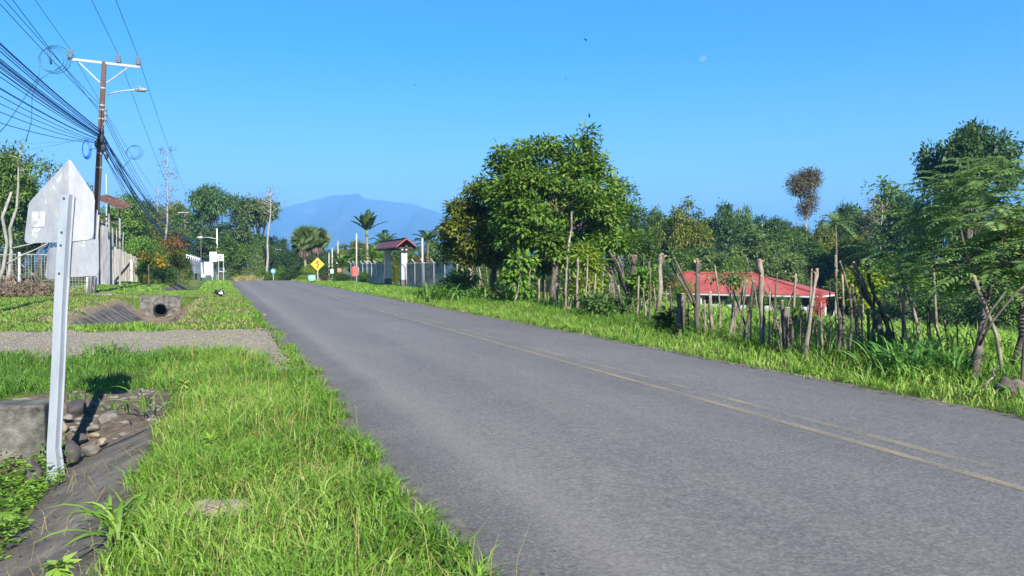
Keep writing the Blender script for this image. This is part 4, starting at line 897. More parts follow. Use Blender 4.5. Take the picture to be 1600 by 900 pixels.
put_tree('low brown dry shrub left of the verge ditch', 222, 426, 20, 62, 'bush', 'leaf_olive', W_)
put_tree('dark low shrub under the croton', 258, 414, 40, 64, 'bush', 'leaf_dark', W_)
put_tree('green garden shrub before the white wall', 294, 412, 16, 88, 'bush', 'leaf_mid', W_)
pole_thing('fence_post', 'thin dark post standing before the yellow shrub', on(232, 58), at(232, 413, 58), .07, MAT['pole_wood'], 'post', jit=.03)

# --- tall thin trees
def thin_tree(label, base, top, r, crown, mat, bark, seed, name='tall_thin_tree', n=60, L=.3, W=.12, cr=.35, nl=7, limbs=14, lo=.72):
    base = np.array(base); top = np.array(top); g = random.Random(seed); root = empty(name, base); tag(root, label, 'tree'); v = top - base; mb = MB()
    t = np.linspace(0, 1, 8); pts = [v * k + np.array([g.uniform(-.12, .12), g.uniform(-.12, .12), 0]) * (k > 0) for k in t]; mb.tube(pts, [r * (1.15 - .85 * k) for k in t], 8)
    cl = []
    for k in range(limbs):
        s = lo + (1 - lo) * k / limbs; p = v * s; a = g.uniform(0, 6.28); ln = crown * (1.1 - .6 * (s - lo) / (1 - lo)) * g.uniform(.6, 1.1)
        e = p + np.array([math.cos(a) * ln, math.sin(a) * ln, ln * g.uniform(.2, .8)]); mb.tube(curve3(p, (p + e) / 2 + [0, 0, -.05], e, 5), [r * .35, r * .28, r * .2, r * .13, r * .06], 5); cl.append(e)
        for q in range(3):
            f = p + (e - p) * g.uniform(.45, .9); e2 = f + np.array([g.uniform(-1, 1), g.uniform(-1, 1), g.uniform(.1, .9)]) * ln * .45; mb.tube([f, e2], [r * .13, r * .04], 4); cl.append(e2)
    mb.build('trunk', MAT[bark], root, True)
    if n:
        gg = np.random.default_rng(seed); cl = np.array(cl)[gg.integers(0, len(cl), n)]; pos = (cl[:, None] + gg.normal(size=(n, nl, 3)) * cr).reshape(-1, 3)
        leaf_obj('crown', leaf_arrays(pos, gg.normal(size=(len(pos), 3)) - [0, 0, .4], gg.normal(size=(len(pos), 3)) + [0, 0, .8], L * (.6 + .7 * gg.random(len(pos))), W, gg.random(len(pos))), MAT[mat], root)
    return root
thin_tree('tall bare white trunk in front of the wood with a feathery leafless top', ground(416, 104), at(423, 296, 104), .17, 2.3, 'leaf_brown', 'bark_white', 3, n=40, L=.25, W=.06, cr=.4)
thin_tree('tall sparse pale tree with few leaves between the wires', ground(258, 110), at(263, 232, 110), .17, 1.7, 'leaf_brown', 'bark_white', 4, n=46, L=.3, W=.09, lo=.5, limbs=18)
thin_tree('second thin pale leafless tree left of the sparse one', ground(246, 112), at(247, 296, 112), .12, 1.1, 'leaf_brown', 'bark_white', 14, n=10, lo=.6)
thin_tree('slender pale tree with a leafy tuft at the left picture edge', ground(8, 44), at(33, 226, 44), .11, .75, 'leaf_mid', 'bark_white', 5, n=26, L=.28, W=.10, cr=.16, lo=.82, limbs=8)
thin_tree('slender young tree whose leaf spray shows above the sign', ground(62, 48), at(76, 258, 48), .07, 1.3, 'leaf_mid', 'bark', 6, n=34, L=.30, W=.11, cr=.22, lo=.78, limbs=8)
# mast-like plants behind pole
pole_thing('antenna_mast', 'thin grey mast standing right beside the shed roof', ground(166, 70), at(166, 272, 70), .06, PALE, 'mast', jit=.01)
# dried vines heap at left
g = np.random.default_rng(12); n = 1500; p0 = np.stack([at(px, 478, 36)[:2] for px in g.uniform(-20, 66, n)]); p0 += g.normal(size=(n, 2)) * .8
zz = H(p0[:, 0], p0[:, 1]) + np.abs(g.normal(size=n)) * .38
pos = np.stack([p0[:, 0], p0[:, 1], zz], 1)
o = leaf_obj('dry_vines', leaf_arrays(pos, g.normal(size=(n, 3)), g.normal(size=(n, 3)), .28 + .3 * g.random(n), .05, g.random(n)), MAT['dry_twig']); tag(o, 'heap of dry brown vines at the left picture edge', 'vines', kind='stuff')

# ================================================================ PALMS
def frond_arrays(base, az, el, ln, droop, npair, lw, ll, seed, vee=.35):
    g = np.random.default_rng(seed); t = np.linspace(.12, 1, npair); h = np.array([math.cos(az), math.sin(az), 0])
    rach = np.array(base) + h * (ln * t * math.cos(el))[:, None] + np.array([0, 0, 1.]) * (ln * (t * math.sin(el) - droop * t ** 2.2))[:, None]
    tan = np.gradient(rach, axis=0); tan = nrm(tan); sd = nrm(np.cross(tan, [0, 0, 1.])); up = np.cross(sd, tan)
    out = []
    prof = np.sin(np.clip(t * .9 + .12, 0, 1) * math.pi) ** .6
    for s in (-1, 1):
        ax = sd * s * .9 + tan * .55 + up * vee + g.normal(size=rach.shape) * .08; ax[:, 2] -= .22
        out.append(leaf_arrays(rach, ax, up + g.normal(size=rach.shape) * .2, ll * prof * (.9 + .2 * g.random(npair)), lw, .5 * g.random() + .5 * g.random(npair)))
    return cat_arrs(out), rach
def palm(label, base, top, nfr, ln, mat, seed, elr=(-.1, 1.2), droop=.45, r=.12, npair=18, lw=.07, ll=.5, bark='bark_pale', name='palm_tree', shaft=None, vee=.35, grp=None):
    base = np.array(base, float); top = np.array(top, float) - base; g = random.Random(seed); root = empty(name, base); tag(root, label, 'palm', grp); mb = MB()
    t = np.linspace(0, 1, 9); mb.tube([top * k + [math.sin(k * 3) * .06, 0, 0] for k in t], [r * (1.25 - .35 * k) for k in t], 9, rng=g, jit=.03); mb.build('trunk', MAT[bark], root, True)
    if shaft: MB().tube([top * .97, top + [0, 0, shaft * .6], top + [0, 0, shaft]], [r * 1.1, r * .9, r * .4], 8).build('crown_shaft', MAT['leaf_shaft'], root, True)
    arrs = []; st = MB()
    for k in range(nfr):
        az = k * 2.4 + g.uniform(-.2, .2); el = elr[0] + (elr[1] - elr[0]) * ((k + .5) / nfr) ** .8
        a_, ra = frond_arrays(top + [0, 0, (shaft or 0) * .8], az, el, ln * g.uniform(.85, 1.1), droop * (1.15 - .5 * (el / 1.4)), npair, lw, ll, seed * 50 + k, vee); arrs.append(a_)
        st.tube([top + [0, 0, (shaft or 0) * .8]] + list(ra[::3]), [.03] + [.022 * (1 - .8 * i / len(ra[::3])) for i in range(len(ra[::3]))], 4)
    leaf_obj('crown', cat_arrs(arrs), MAT[mat], root); st.build('frond_stems', MAT['leaf_shaft'], root); return root
MAT['leaf_shaft'] = surf('palm_green', [(.3, (.09, .13, .03)), (.7, (.16, .21, .05))], 5, .6, .1)
def fan_palm(label, base, top, rad, seed, mat='leaf_pale', r=.16):
    base = np.array(base, float); top = np.array(top, float) - base; g = random.Random(seed); root = empty('fan_palm', base); tag(root, label, 'palm', 'fan palms by the road bend')
    MB().tube([top * k for k in np.linspace(0, 1, 7)], [r * 1.4, r * 1.1, r, r, r, r, r * .9], 9, rng=g, jit=.04).build('trunk', MAT['bark_pale'], root, True)
    arrs = []; sk = []
    for k in range(64):
        az = k * 2.4; el = -.55 + 2.0 * (k / 64); d = np.array([math.cos(az) * math.cos(el), math.sin(az) * math.cos(el), math.sin(el)])
        c = top + d * rad * .62 * g.uniform(.85, 1.1); rv = np.random.default_rng(k + seed * 99).normal(size=3); d0 = d; d = nrm(d * .8 + rv * .55 + np.array([0, 0, -.12])); sd = nrm(np.cross(d, rv[[1, 2, 0]] + d0 * .8)); up = np.cross(sd, d)
        n = 15; th = np.linspace(-1.75, 1.75, n)[:, None]; ax = d * np.cos(th) + sd * np.sin(th) + up * .1; ax[:, 2] -= .25 * np.abs(np.sin(th[:, 0]))
        arrs.append(leaf_arrays(np.repeat(c[None], n, 0), ax, np.repeat(up[None], n, 0) + .2 * np.random.default_rng(k).normal(size=(n, 3)), rad * .5 * g.uniform(.85, 1.15), rad * .105, np.full(n, g.random()), .1))
    for k in range(46):
        az = k * 2.4; d = np.array([math.cos(az), math.sin(az), 0]); c = top + d * rad * .25 * g.random() + [0, 0, -rad * .2]; n = 5
        ax = np.repeat((d * .35 - np.array([0, 0, 1.]))[None], n, 0) + np.random.default_rng(k).normal(size=(n, 3)) * .15; sk.append(leaf_arrays(np.repeat(c[None], n, 0), ax, np.repeat(d[None], n, 0), rad * g.uniform(.7, 1.15), rad * .12, np.full(n, g.random()), .1))
    leaf_obj('crown', cat_arrs(arrs), MAT[mat], root); leaf_obj('dead_skirt', cat_arrs(sk), MAT['skirt'], root); return root
fan_palm('left fan palm with a thick dead skirt near the road bend', ground(478, 92), at(475, 376, 92), 1.75, 2)
fan_palm('right fan palm, slightly behind the other one', ground(497, 97), at(495, 374, 97), 1.75, 5)
palm('tall slim palm with upright feather fronds behind the chain-link fence', ground(573, 74), at(573, 368, 74), 12, 2.3, 'leaf_dark', 4, (.55, 1.45), .22, .13, 20, .16, .55, 'bark_pale', shaft=.5)
palm('coconut palm right behind the tall slim palm', ground(600, 84), at(602, 382, 84), 16, 2.6, 'leaf_mid', 6, (-.25, 1.2), .5, .14, 18, .14, .55)
palm('dark palm behind the gate roof', ground(668, 74), at(668, 379, 74), 14, 2.6, 'leaf_dark', 7, (-.2, 1.2), .5, .14, 18, .14, .55)
palm('low palm with arching fronds near the red notice', ground(535, 76), at(535, 420, 76), 14, 2.5, 'leaf_mid', 8, (.1, 1.3), .45, .12, 18, .13, .5)
palm('bright low palm left of the gate', ground(585, 70), at(586, 408, 70), 13, 2.3, 'leaf_bright', 9, (.1, 1.3), .45, .12, 18, .13, .5)
palm('small bushy palm at the start of the chain-link fence', ground(552, 78), at(553, 412, 78), 12, 2.0, 'leaf_bright', 19, (.1, 1.3), .45, .12, 16, .13, .5)
palm('slim palm with an orange shaft beside the big tree', ground(1014, 52), at(1013, 384, 52), 11, 1.5, 'leaf_dark', 10, (.3, 1.4), .3, .10, 18, .08, .4, 'bark', shaft=.3)
palm('thin tall palm standing before the treeline on the right', ground(1306, 48), at(1306, 350, 48), 12, 1.5, 'leaf_feather', 11, (-.5, 1.2), .55, .06, 18, .07, .42, 'bark_pale')

# ================================================================ RIGHT OF THE ROAD, FAR: signs, fence, gate
wsb = np.array([8.35, 70.3, 0.0]); root = empty('warning_sign', wsb); tag(root, 'yellow diamond sign with black winding arrow on a pale post', 'road sign'); zc = 1.72
MB().tube([(0, 0, -.1), (0, 0, zc)], .045, 8).build('post', PALE, root, True)
hd = .58; fy = -.06
ang = -YAW * .55; Xd = np.array([math.cos(ang), math.sin(ang), 0]); Yd = np.array([-math.sin(ang), math.cos(ang), 0])
def dq(a, c, d): return Xd * a + Yd * d + np.array([0, 0, zc + c])
dm = MB().add([dq(0, -hd, fy), dq(hd, 0, fy), dq(0, hd, fy), dq(-hd, 0, fy), dq(0, -hd, fy + .01), dq(hd, 0, fy + .01), dq(0, hd, fy + .01), dq(-hd, 0, fy + .01)], [(0, 1, 2, 3), (7, 6, 5, 4), (0, 4, 5, 1), (1, 5, 6, 2), (2, 6, 7, 3), (3, 7, 4, 0)]).build('panel', flat('sign_yellow', (.85, .46, .02), .5, v=.03), root)
arr = [(-.02, -.34), (-.02, -.18), (.12, -.04), (-.10, .10), (.02, .20)]; mbx = MB(); BLK = flat('sign_black', (.01, .01, .01), .5)
for p, q in zip(arr[:-1], arr[1:]):
    p, q = np.array(p), np.array(q); d = (q - p) / np.linalg.norm(q - p); nn_ = np.array([-d[1], d[0]]) * .045; p = p - d * .02; q = q + d * .02
    mbx.add([dq(*(p + nn_), fy - .006), dq(*(p - nn_), fy - .006), dq(*(q - nn_), fy - .006), dq(*(q + nn_), fy - .006)], [(0, 1, 2, 3)])
mbx.add([dq(-.09, .2, fy - .006), dq(.15, .17, fy - .006), dq(.06, .38, fy - .006)], [(0, 1, 2)]); mbx.build('arrow', BLK, dm)
bs = ground(427, 90); root = empty('round_sign', bs); tag(root, 'small blue and white round sign at the end of the road', 'road sign'); c = at(427, 423.5, 90) - bs
MB().tube([(0, 0, -.1), c], .04, 7).build('post', PALE, root)
for r_, d_, mt, nm_ in ((.27, 0, flat('sign_blue', (.08, .36, .72), .5), 'panel'), (.13, -.03, flat('sign_white', (.78, .79, .82), .5), 'emblem')): MB().tube([c + FV * (d_ - .05), c + FV * (d_ - .03)], r_, 20).build(nm_, mt, root)
# chain-link fence with angled tops, gateway with a red roof
STEEL = flat('fence_steel', (.42, .43, .44), .6, .2)
fx = 12.45
mesh_fence('chain-link fence with slanted post tops left of the gateway', [(fx - .4, 75, H(fx, 75)), (fx, 60.2, H(fx, 60))], 1.75, 1.9, .14, STEEL, .009, .04, True, 'chain_link_fence')
mesh_fence('chain-link fence running right of the gateway to the live fence', [(fx, 53.4, H(fx, 53)), (fx + .1, 41.5, H(fx, 41))], 1.75, 2.4, .14, STEEL, .009, .04, True, 'chain_link_fence')
gb = np.array([12.4, 56.8, 0]); root = empty('roofed_gateway', gb); tag(root, 'gateway of two white pillars under a dark red gable roof', 'gateway')
for yy_ in (54.1, 59.5):
    MB().box((0, yy_ - 56.8, 1.42), (.42, .42, 2.9)).build('pillar', flat('pillar_white', (.36, .35, .33), .8, v=.1), root)
    MB().box((0, yy_ - 56.8, .3), (.48, .48, .62)).build('pillar_base', MAT['concrete_dark'], root)
RED = surf('roof_red', [(.3, (.075, .02, .02)), (.6, (.12, .035, .033)), (.8, (.17, .065, .055))], 5, .6, .1); DARKW = flat('dark_beam', (.05, .03, .025), .8)
for s in (-1, 1):
    for k in range(6):
        y0 = -3.6 + k * 1.38; y1 = y0 + 1.36; e = (s * .72, 2.92); r_ = (s * .02, 3.5)
        MB().add([(e[0], y0, e[1]), (e[0], y1, e[1]), (r_[0], y1, r_[1]), (r_[0], y0, r_[1])] + [(e[0], y0, e[1] - .05), (e[0], y1, e[1] - .05), (r_[0], y1, r_[1] - .05), (r_[0], y0, r_[1] - .05)], [(0, 1, 2, 3), (7, 6, 5, 4), (0, 4, 5, 1), (1, 5, 6, 2), (2, 6, 7, 3), (3, 7, 4, 0)]).build('roof_panel', RED, root)
    MB().tube([(s * .70, -3.6, 2.85), (s * .70, 4.65, 2.85)], .06, 6).build('fascia', DARKW, root)
    MB().tube([(s * .72, -3.65, 2.90), (0, -3.65, 3.48)], .045, 5).build('barge_board', flat('barge_red', (.28, .06, .05), .6), root)
MB().box((0, 0.5, 3.53), (.2, 8.3, .05)).build('ridge_cap', RED, root)
MB().box((0, .5, 2.95), (.16, 8.1, .16)).build('beam', DARKW, root)
for yy_ in (-3.3, -2.7, 0, 2.7, 4.4): MB().box((0, yy_, 2.84), (1.36, .1, .12)).build('tie_beam', DARKW, root)
# slender posts
for k, (px, pt, Z, lb, r_) in enumerate(((557, 366, 60.5, 'tall thin pale pole carrying a red notice before the fence', .055), (660, 373, 56, 'pale pole standing behind the fence right of the gateway', .07), (514, 396, 78, 'shorter of two slim poles right of the winding-road sign', .05), (519, 388, 80, 'taller of two slim poles right of the winding-road sign', .06), (528, 377, 92, 'thin mast on the small concrete roof behind the poles', .06))):
    b_ = ground(px, Z); root = empty('slim_pole', b_); tag(root, lb, 'pole', 'slim poles right of the road')
    MB().tube([(0, 0, -.1), at(px, pt, Z) - b_], r_, 8).build('shaft', PALE, root, True)
    if k == 0: MB().box(at(555, 424, Z - .1) - b_, (.42, .03, .75), -YAW + .3).build('notice', flat('notice_red', (.5, .07, .06), .6), root)
    if k == 3: MB().box(at(519, 424, Z - .1) - b_, (.3, .2, .45), -YAW).build('meter_box', WHITE, root)
    MB().tube([at(px, pt, Z) - b_, at(px, pt, Z) - b_ + [0, 0, .06]], r_ * 1.3, 8).build('cap', PALE, root, True)
cb = ground(533, 88); root = empty('utility_hut', cb); tag(root, 'small hut with a flat pale concrete roof among the palms', 'hut'); s = 88 / FPX
MB().box((0, 0, .75), (.7, .8, 1.7), -YAW).build('wall', flat('hut_brown', (.28, .17, .10), .8), root); c = at(532, 411, 88) - cb; MB().box(c, (11 * s, 1.0, 2 * s), -YAW).build('roof', WHITE, root)
bb = ground(487, 76); root = empty('barrel', bb); tag(root, 'pale turquoise barrel beside the winding-road sign', 'barrel')
for nm_, z0, z1, r_ in (('body', 0, .62, .36), ('rim', .62, .68, .38)): MB().tube([(0, 0, z0), (0, 0, (z0 + z1) / 2), (0, 0, z1)], [r_, r_ * 1.04, r_], 14).build(nm_, flat('turquoise', (.22, .55, .58), .5), root, True)
W_ = 'garden shrubs along the right verge'
put_tree('small purple-red shrub right of the winding-road sign', 506, 431, 11, 74, 'bush', 'leaf_purple', W_)
put_tree('yellow-green shrub left of the winding-road sign', 482, 414, 26, 84, 'bush', 'leaf_lime', W_)
put_tree('yellow low plant at the road edge by the barrel', 472, 430, 22, 82, 'bush', 'leaf_lime', W_)
put_tree('dark purplish shrub behind the winding-road sign', 510, 402, 34, 92, 'bush', 'leaf_dark', W_)
put_tree('dense green shrub between the slim poles and the red notice', 532, 425, 34, 74, 'bush', 'leaf_mid', W_)
put_tree('brown-green tree behind the thin mast', 552, 378, 72, 104, 'broad', 'leaf_olive', W_)
put_tree('dark tree right of the fan palms', 515, 392, 44, 108, 'broad', 'leaf_dark', W_)
put_tree('deep green tree behind the slim palm', 590, 384, 60, 100, 'broad', 'leaf_mid', W_)
put_tree('green tree behind the gateway', 632, 384, 56, 88, 'broad', 'leaf_mid', W_)
put_tree('dark tree between gateway and big tree', 676, 380, 60, 82, 'broad', 'leaf_dark', W_)
put_tree('brown dry shrub behind the fence right of the gateway', 655, 400, 44, 62, 'bush', 'leaf_brown', W_)
put_tree('shrub behind the chain-link fence left of the gateway', 578, 420, 46, 68, 'bush', 'leaf_mid', W_)
put_tree('olive shrub in the gateway opening', 618, 408, 24, 66, 'bush', 'leaf_olive', W_)
put_tree('leafy shrub at the right end of the chain-link fence', 715, 418, 30, 41, 'bush', 'leaf_bright', W_)
put_tree('low green shrubs at the road edge below the fan palms', 455, 420, 40, 90, 'bush', 'leaf_mid', W_)
# house with the red roof, down the slope
HT = math.asin(.55); hb = np.array([40.4, 52.0, -2.75]); root = empty('house', hb, HT); tag(root, 'low white house with a red hip roof beyond the fence', 'house')
ez, rz_ = -.58 - hb[2], .98 - hb[2]
x0, x1, y0, y1 = -2.6, 2.6, -6.3, 7.8; ra, rb = (0, -.4, rz_), (0, 6.4, rz_)
REDR = surf('house_roof_red', [(.3, (.21, .036, .032)), (.55, (.31, .066, .055)), (.8, (.38, .13, .10))], 1.2, .55, .15, 8)
_nt = REDR.node_tree; _b = [n for n in _nt.nodes if n.type == 'BSDF_PRINCIPLED'][0]; _tc = N(_nt, 'ShaderNodeTexCoord'); _wv = N(_nt, 'ShaderNodeTexWave', Scale=1.6); _wv.bands_direction = 'Y'; _nt.links.new(_tc.outputs['Object'], _wv.inputs[0])
_bp = N(_nt, 'ShaderNodeBump', Strength=.3, Distance=.03); _nt.links.new(_wv.outputs[1], _bp.inputs['Height']); _nt.links.new(_bp.outputs[0], _b.inputs['Normal'])      # corrugated sheets
th = np.array([0, 0, .06])
def poly_slab(name, pts, mat, parent):
    n = len(pts); P_ = [np.array(p) for p in pts]; return MB().add(P_ + [p - th for p in P_], [tuple(range(n)), tuple(range(2 * n - 1, n - 1, -1))] + [(k, k + n, (k + 1) % n + n, (k + 1) % n) for k in range(n)]).build(name, mat, parent)
nS = 12
for k in range(nS):                                   # front slope laid as sheets
    a0, a1 = k / nS, (k + .985) / nS; e0 = np.array([x0, y0 + (y1 - y0) * a0, ez]); e1 = np.array([x0, y0 + (y1 - y0) * a1, ez])
    r0 = np.array(ra) * (1 - a0) + np.array(rb) * a0; r1 = np.array(ra) * (1 - a1) + np.array(rb) * a1
    poly_slab('roof_sheet', [e0, e1, r1, r0], REDR, root)
poly_slab('roof_sheet', [(x1, y0, ez), (x1, y1, ez), rb, ra], REDR, root); poly_slab('roof_sheet', [(x0 - .005, y0, ez), ra, (x1, y0, ez)], REDR, root); poly_slab('roof_sheet', [(x0, y1 + .005, ez), (x1, y1, ez), rb], REDR, root)
MB().tube([np.array(ra) + [0, 0, .02], np.array(rb) + [0, 0, .02]], .09, 6).build('ridge_cap', REDR, root); MB().tube([np.array(ra), (x0, y0, ez + .03)], .08, 6).build('ridge_cap', REDR, root)
MB().box((x0 + .06, (y0 + y1) / 2, ez - .12), (.08, y1 - y0, .16)).build('fascia', WHITE, root); MB().box(((x0 + x1) / 2, y0 + .06, ez - .12), (x1 - x0, .08, .16)).build('fascia', WHITE, root)
wallm = flat('house_wall', (.46, .47, .45), .8, v=.06); DK = flat('dark_opening', (.012, .013, .015), .3)
MB().box((.5, .2, ez / 2 - .1), (3.6, 11.4, ez - .05)).build('wall', wallm, root)
for yy_, w_ in ((4.4, 1.3), (2.2, 1.8), (-2.2, 2.0), (-4.6, 1.2)):
    wn = MB().box((-1.32, yy_, ez * .62), (.06, w_, ez * .42)).build('window', DK, root); MB().box((-1.36, yy_, ez * .39), (.12, w_ + .2, .08)).build('sill', WHITE, wn); MB().box((-1.36, yy_, ez * .62), (.05, .06, ez * .42)).build('mullion', WHITE, wn)
MB().box((-1.32, 0, ez * .42), (.07, .95, ez * .82)).build('door', flat('door_brown', (.10, .05, .03), .6), root)
for k in range(5): MB().box((-2.3, -5.9 + k * 3.0, ez / 2), (.14, .14, ez - .1)).build('veranda_post', WHITE, root)
for a_, b_2 in ((-5.8, -3.0), (-2.8, 3.0)): MB().box((-2.3, (a_ + b_2) / 2, .62), (.1, b_2 - a_ - .2, 1.25)).build('veranda_wall', WHITE, root)
put_tree('coral-red flowering shrub at the right end of the house', 1281, 455, 24, 53, 'bush', 'leaf_red', 'garden shrubs by the red-roofed house')
put_tree('green garden shrub before the house wall', 1246, 462, 30, 56, 'bush', 'leaf_bright', 'garden shrubs by the red-roofed house')
put_tree('leafy shrub hiding the left end of the house', 1062, 432, 40, 56, 'bush', 'leaf_bright', 'garden shrubs by the red-roofed house')
put_tree('green shrub hiding the middle of the house front', 1185, 448, 34, 54, 'bush', 'leaf_mid', 'garden shrubs by the red-roofed house')
put_tree('spreading shrub reaching over the roof middle', 1150, 430, 24, 58, 'airy', 'leaf_bright', 'garden shrubs by the red-roofed house', cat='shrub')
put_tree('low shrub left of the coral-red one', 1222, 464, 30, 54, 'bush', 'leaf_bright', 'garden shrubs by the red-roofed house')
put_tree('small shrub before the white veranda wall', 1130, 470, 22, 60, 'bush', 'leaf_dark', 'garden shrubs by the red-roofed house')
for px, pt, lb in ((1290, 480, 'short white post on the lawn beside the coral shrub'), (1299, 483, 'leaning white plank on the lawn right of the coral shrub')): pole_thing('garden_post', lb, ground(px, 50), at(px + (6 if px > 1295 else 0), pt, 50), .07, WHITE, 'post', jit=0)

# ================================================================ TREELINE ON THE RIGHT
W_ = 'trees of the right-hand treeline'
TL = [(1030, 342, 66, 96, 'broad', 'leaf_mid', 'tree right behind the slim orange palm'), (1068, 330, 84, 92, 'broad', 'leaf_olive', 'tall rounded tree in the treeline left of the house ridge'),
 (1124, 332, 84, 96, 'broad', 'leaf_dark', 'dark rounded treetop straight above the house'), (1165, 336, 34, 104, 'broad', 'leaf_feather', 'slim blue-green tree standing up in the treeline'),
 (1216, 343, 70, 112, 'umbrella', 'leaf_dark', 'distant flat-topped dark tree left of the topiary tree'), (1188, 372, 110, 82, 'broad', 'leaf_pale', 'pale green broad tree behind the house roof'),
 (1262, 384, 116, 80, 'broad', 'leaf_dark', 'broad dark tree right behind the house end'), (1102, 388, 110, 78, 'broad', 'leaf_pale', 'silvery green tree low behind the house ridge'),
 (1240, 362, 80, 100, 'broad', 'leaf_mid', 'green tree under the topiary tree'), (1290, 356, 60, 95, 'broad', 'leaf_olive', 'yellowish tree beside the thin tall palm'),
 (1372, 288, 118, 112, 'broad', 'leaf_mid', 'high domed tree right of the thin tall palm'), (1330, 322, 70, 108, 'broad', 'leaf_dark', 'dark shoulder tree left of the high dome'),
 (1345, 372, 96, 76, 'broad', 'leaf_olive', 'olive tree below the high dome'), (1424, 330, 100, 90, 'broad', 'leaf_dark', 'dark tree between the dome and the great spreading tree'),
 (1512, 206, 150, 62, 'umbrella', 'leaf_dark', 'great dark spreading tree rising at the right'), (1470, 270, 80, 64, 'broad', 'leaf_mid', 'green crown under the left side of the great spreading tree'),
 (1560, 300, 110, 66, 'broad', 'leaf_dark', 'dark tree behind the feathery roadside tree'), (1330, 425, 80, 64, 'bush', 'leaf_lime', 'yellow-green shrub behind the leaning stakes'),
 (1400, 405, 90, 60, 'broad', 'leaf_bright', 'bright green small tree in the field right of the house'), (1460, 425, 96, 50, 'bush', 'leaf_bright', 'light green shrub in the field behind the last stakes'),
 (1545, 395, 110, 52, 'broad', 'leaf_mid', 'green tree behind the mottled trunk'), (1625, 330, 130, 48, 'broad', 'leaf_mid', 'tree at the right picture edge'),
 (1600, 430, 110, 44, 'bush', 'leaf_bright', 'bright shrub at the right picture edge'), (1020, 400, 80, 64, 'broad', 'leaf_dark', 'dark tree left of the house behind the knobbly stake'),
 (960, 400, 70, 60, 'broad', 'leaf_dark', 'dark tree behind the leafy lime tree'), (900, 392, 80, 66, 'broad', 'leaf_dark', 'dark tree deep behind the big tree trunk'),
 (820, 395, 90, 66, 'broad', 'leaf_dark', 'dark tree filling the gap under the big tree'), (760, 400, 70, 60, 'broad', 'leaf_dark', 'dark tree behind the left live-fence stakes'),
 (1150, 405, 60, 74, 'bush', 'leaf_mid', 'small green tree touching the house ridge'), (1305, 440, 60, 66, 'bush', 'leaf_dark', 'dark shrub right of the house end'), (1380, 450, 80, 56, 'bush', 'leaf_dark', 'dark hedge shrub behind the leaning stake bundle'), (1510, 450, 90, 46, 'bush', 'leaf_dark', 'dark hedge shrub behind the broad grass tuft')]
TL += [(1000, 350, 60, 106, 'broad', 'leaf_dark', 'dark treetop just right of the dark fine-leaved tree'), (1046, 350, 60, 110, 'broad', 'leaf_mid', 'treetop filling the gap right of the orange palm'), (1096, 346, 64, 108, 'broad', 'leaf_dark', 'treetop between the two rounded ones above the house'), (1148, 350, 60, 110, 'broad', 'leaf_bright', 'lighter treetop left of the slim blue-green tree'), (1186, 352, 60, 114, 'broad', 'leaf_dark', 'treetop right of the slim blue-green tree'), (1246, 348, 60, 118, 'broad', 'leaf_mid', 'far treetop behind the stem of the topiary tree'), (1290, 340, 70, 116, 'broad', 'leaf_olive', 'far treetop left of the high dome'), (1410, 310, 80, 108, 'broad', 'leaf_dark', 'treetop on the right shoulder of the high dome'), (1215, 395, 90, 72, 'broad', 'leaf_pale', 'green tree close behind the right half of the roof'), (1060, 392, 80, 74, 'broad', 'leaf_mid', 'green tree close behind the left end of the roof'), (1320, 388, 90, 78, 'broad', 'leaf_pale', 'pale tree behind the thin tall palm')]
for px, tp, wp, Z, kd, mt, lb in TL: put_tree(lb, px, tp - (11 if (325 < tp < 375 and Z > 76 and not 1205 < px < 1300) else (-8 if (1225 < px < 1295 and tp < 352) else 0)), wp * 1.08, Z, kd, mt, W_)
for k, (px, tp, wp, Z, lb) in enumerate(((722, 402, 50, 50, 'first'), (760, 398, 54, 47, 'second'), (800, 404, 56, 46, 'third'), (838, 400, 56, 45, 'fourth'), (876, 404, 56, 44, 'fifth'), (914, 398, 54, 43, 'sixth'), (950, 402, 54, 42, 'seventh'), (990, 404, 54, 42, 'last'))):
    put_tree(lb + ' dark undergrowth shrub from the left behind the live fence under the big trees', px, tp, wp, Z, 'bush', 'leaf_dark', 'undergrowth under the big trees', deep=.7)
# topiary-like tree: two brown-green balls on a thin stem
tree_px('round_headed_tree', 'odd tree with two brown-green ball crowns against the sky', ground(1259, 112), [lobe(1256, 287, 112, 24, 18), lobe(1266, 278, 112, 15, 12), lobe(1246, 293, 112, 14, 11), lobe(1263, 318, 112, 15, 15), lobe(1258, 328, 112, 11, 10)], 560, 11, .36, .12, .28, MAT['leaf_brown'], MAT['bark_pale'], .16, 8, fork=at(1259, 345, 112) - ground(1259, 112), twigs=40, shell=.4, flat=1.0, rag=.14, droop=.1)
# bare purple-grey tree in the dome
thin_tree('grey leafless tree in front of the high dome', ground(1372, 104), at(1378, 318, 104), .18, 3.0, 'leaf_brown', 'bark_white', 21, n=120, L=.3, W=.12, cr=.5, lo=.45, limbs=18, name='bare_tree')

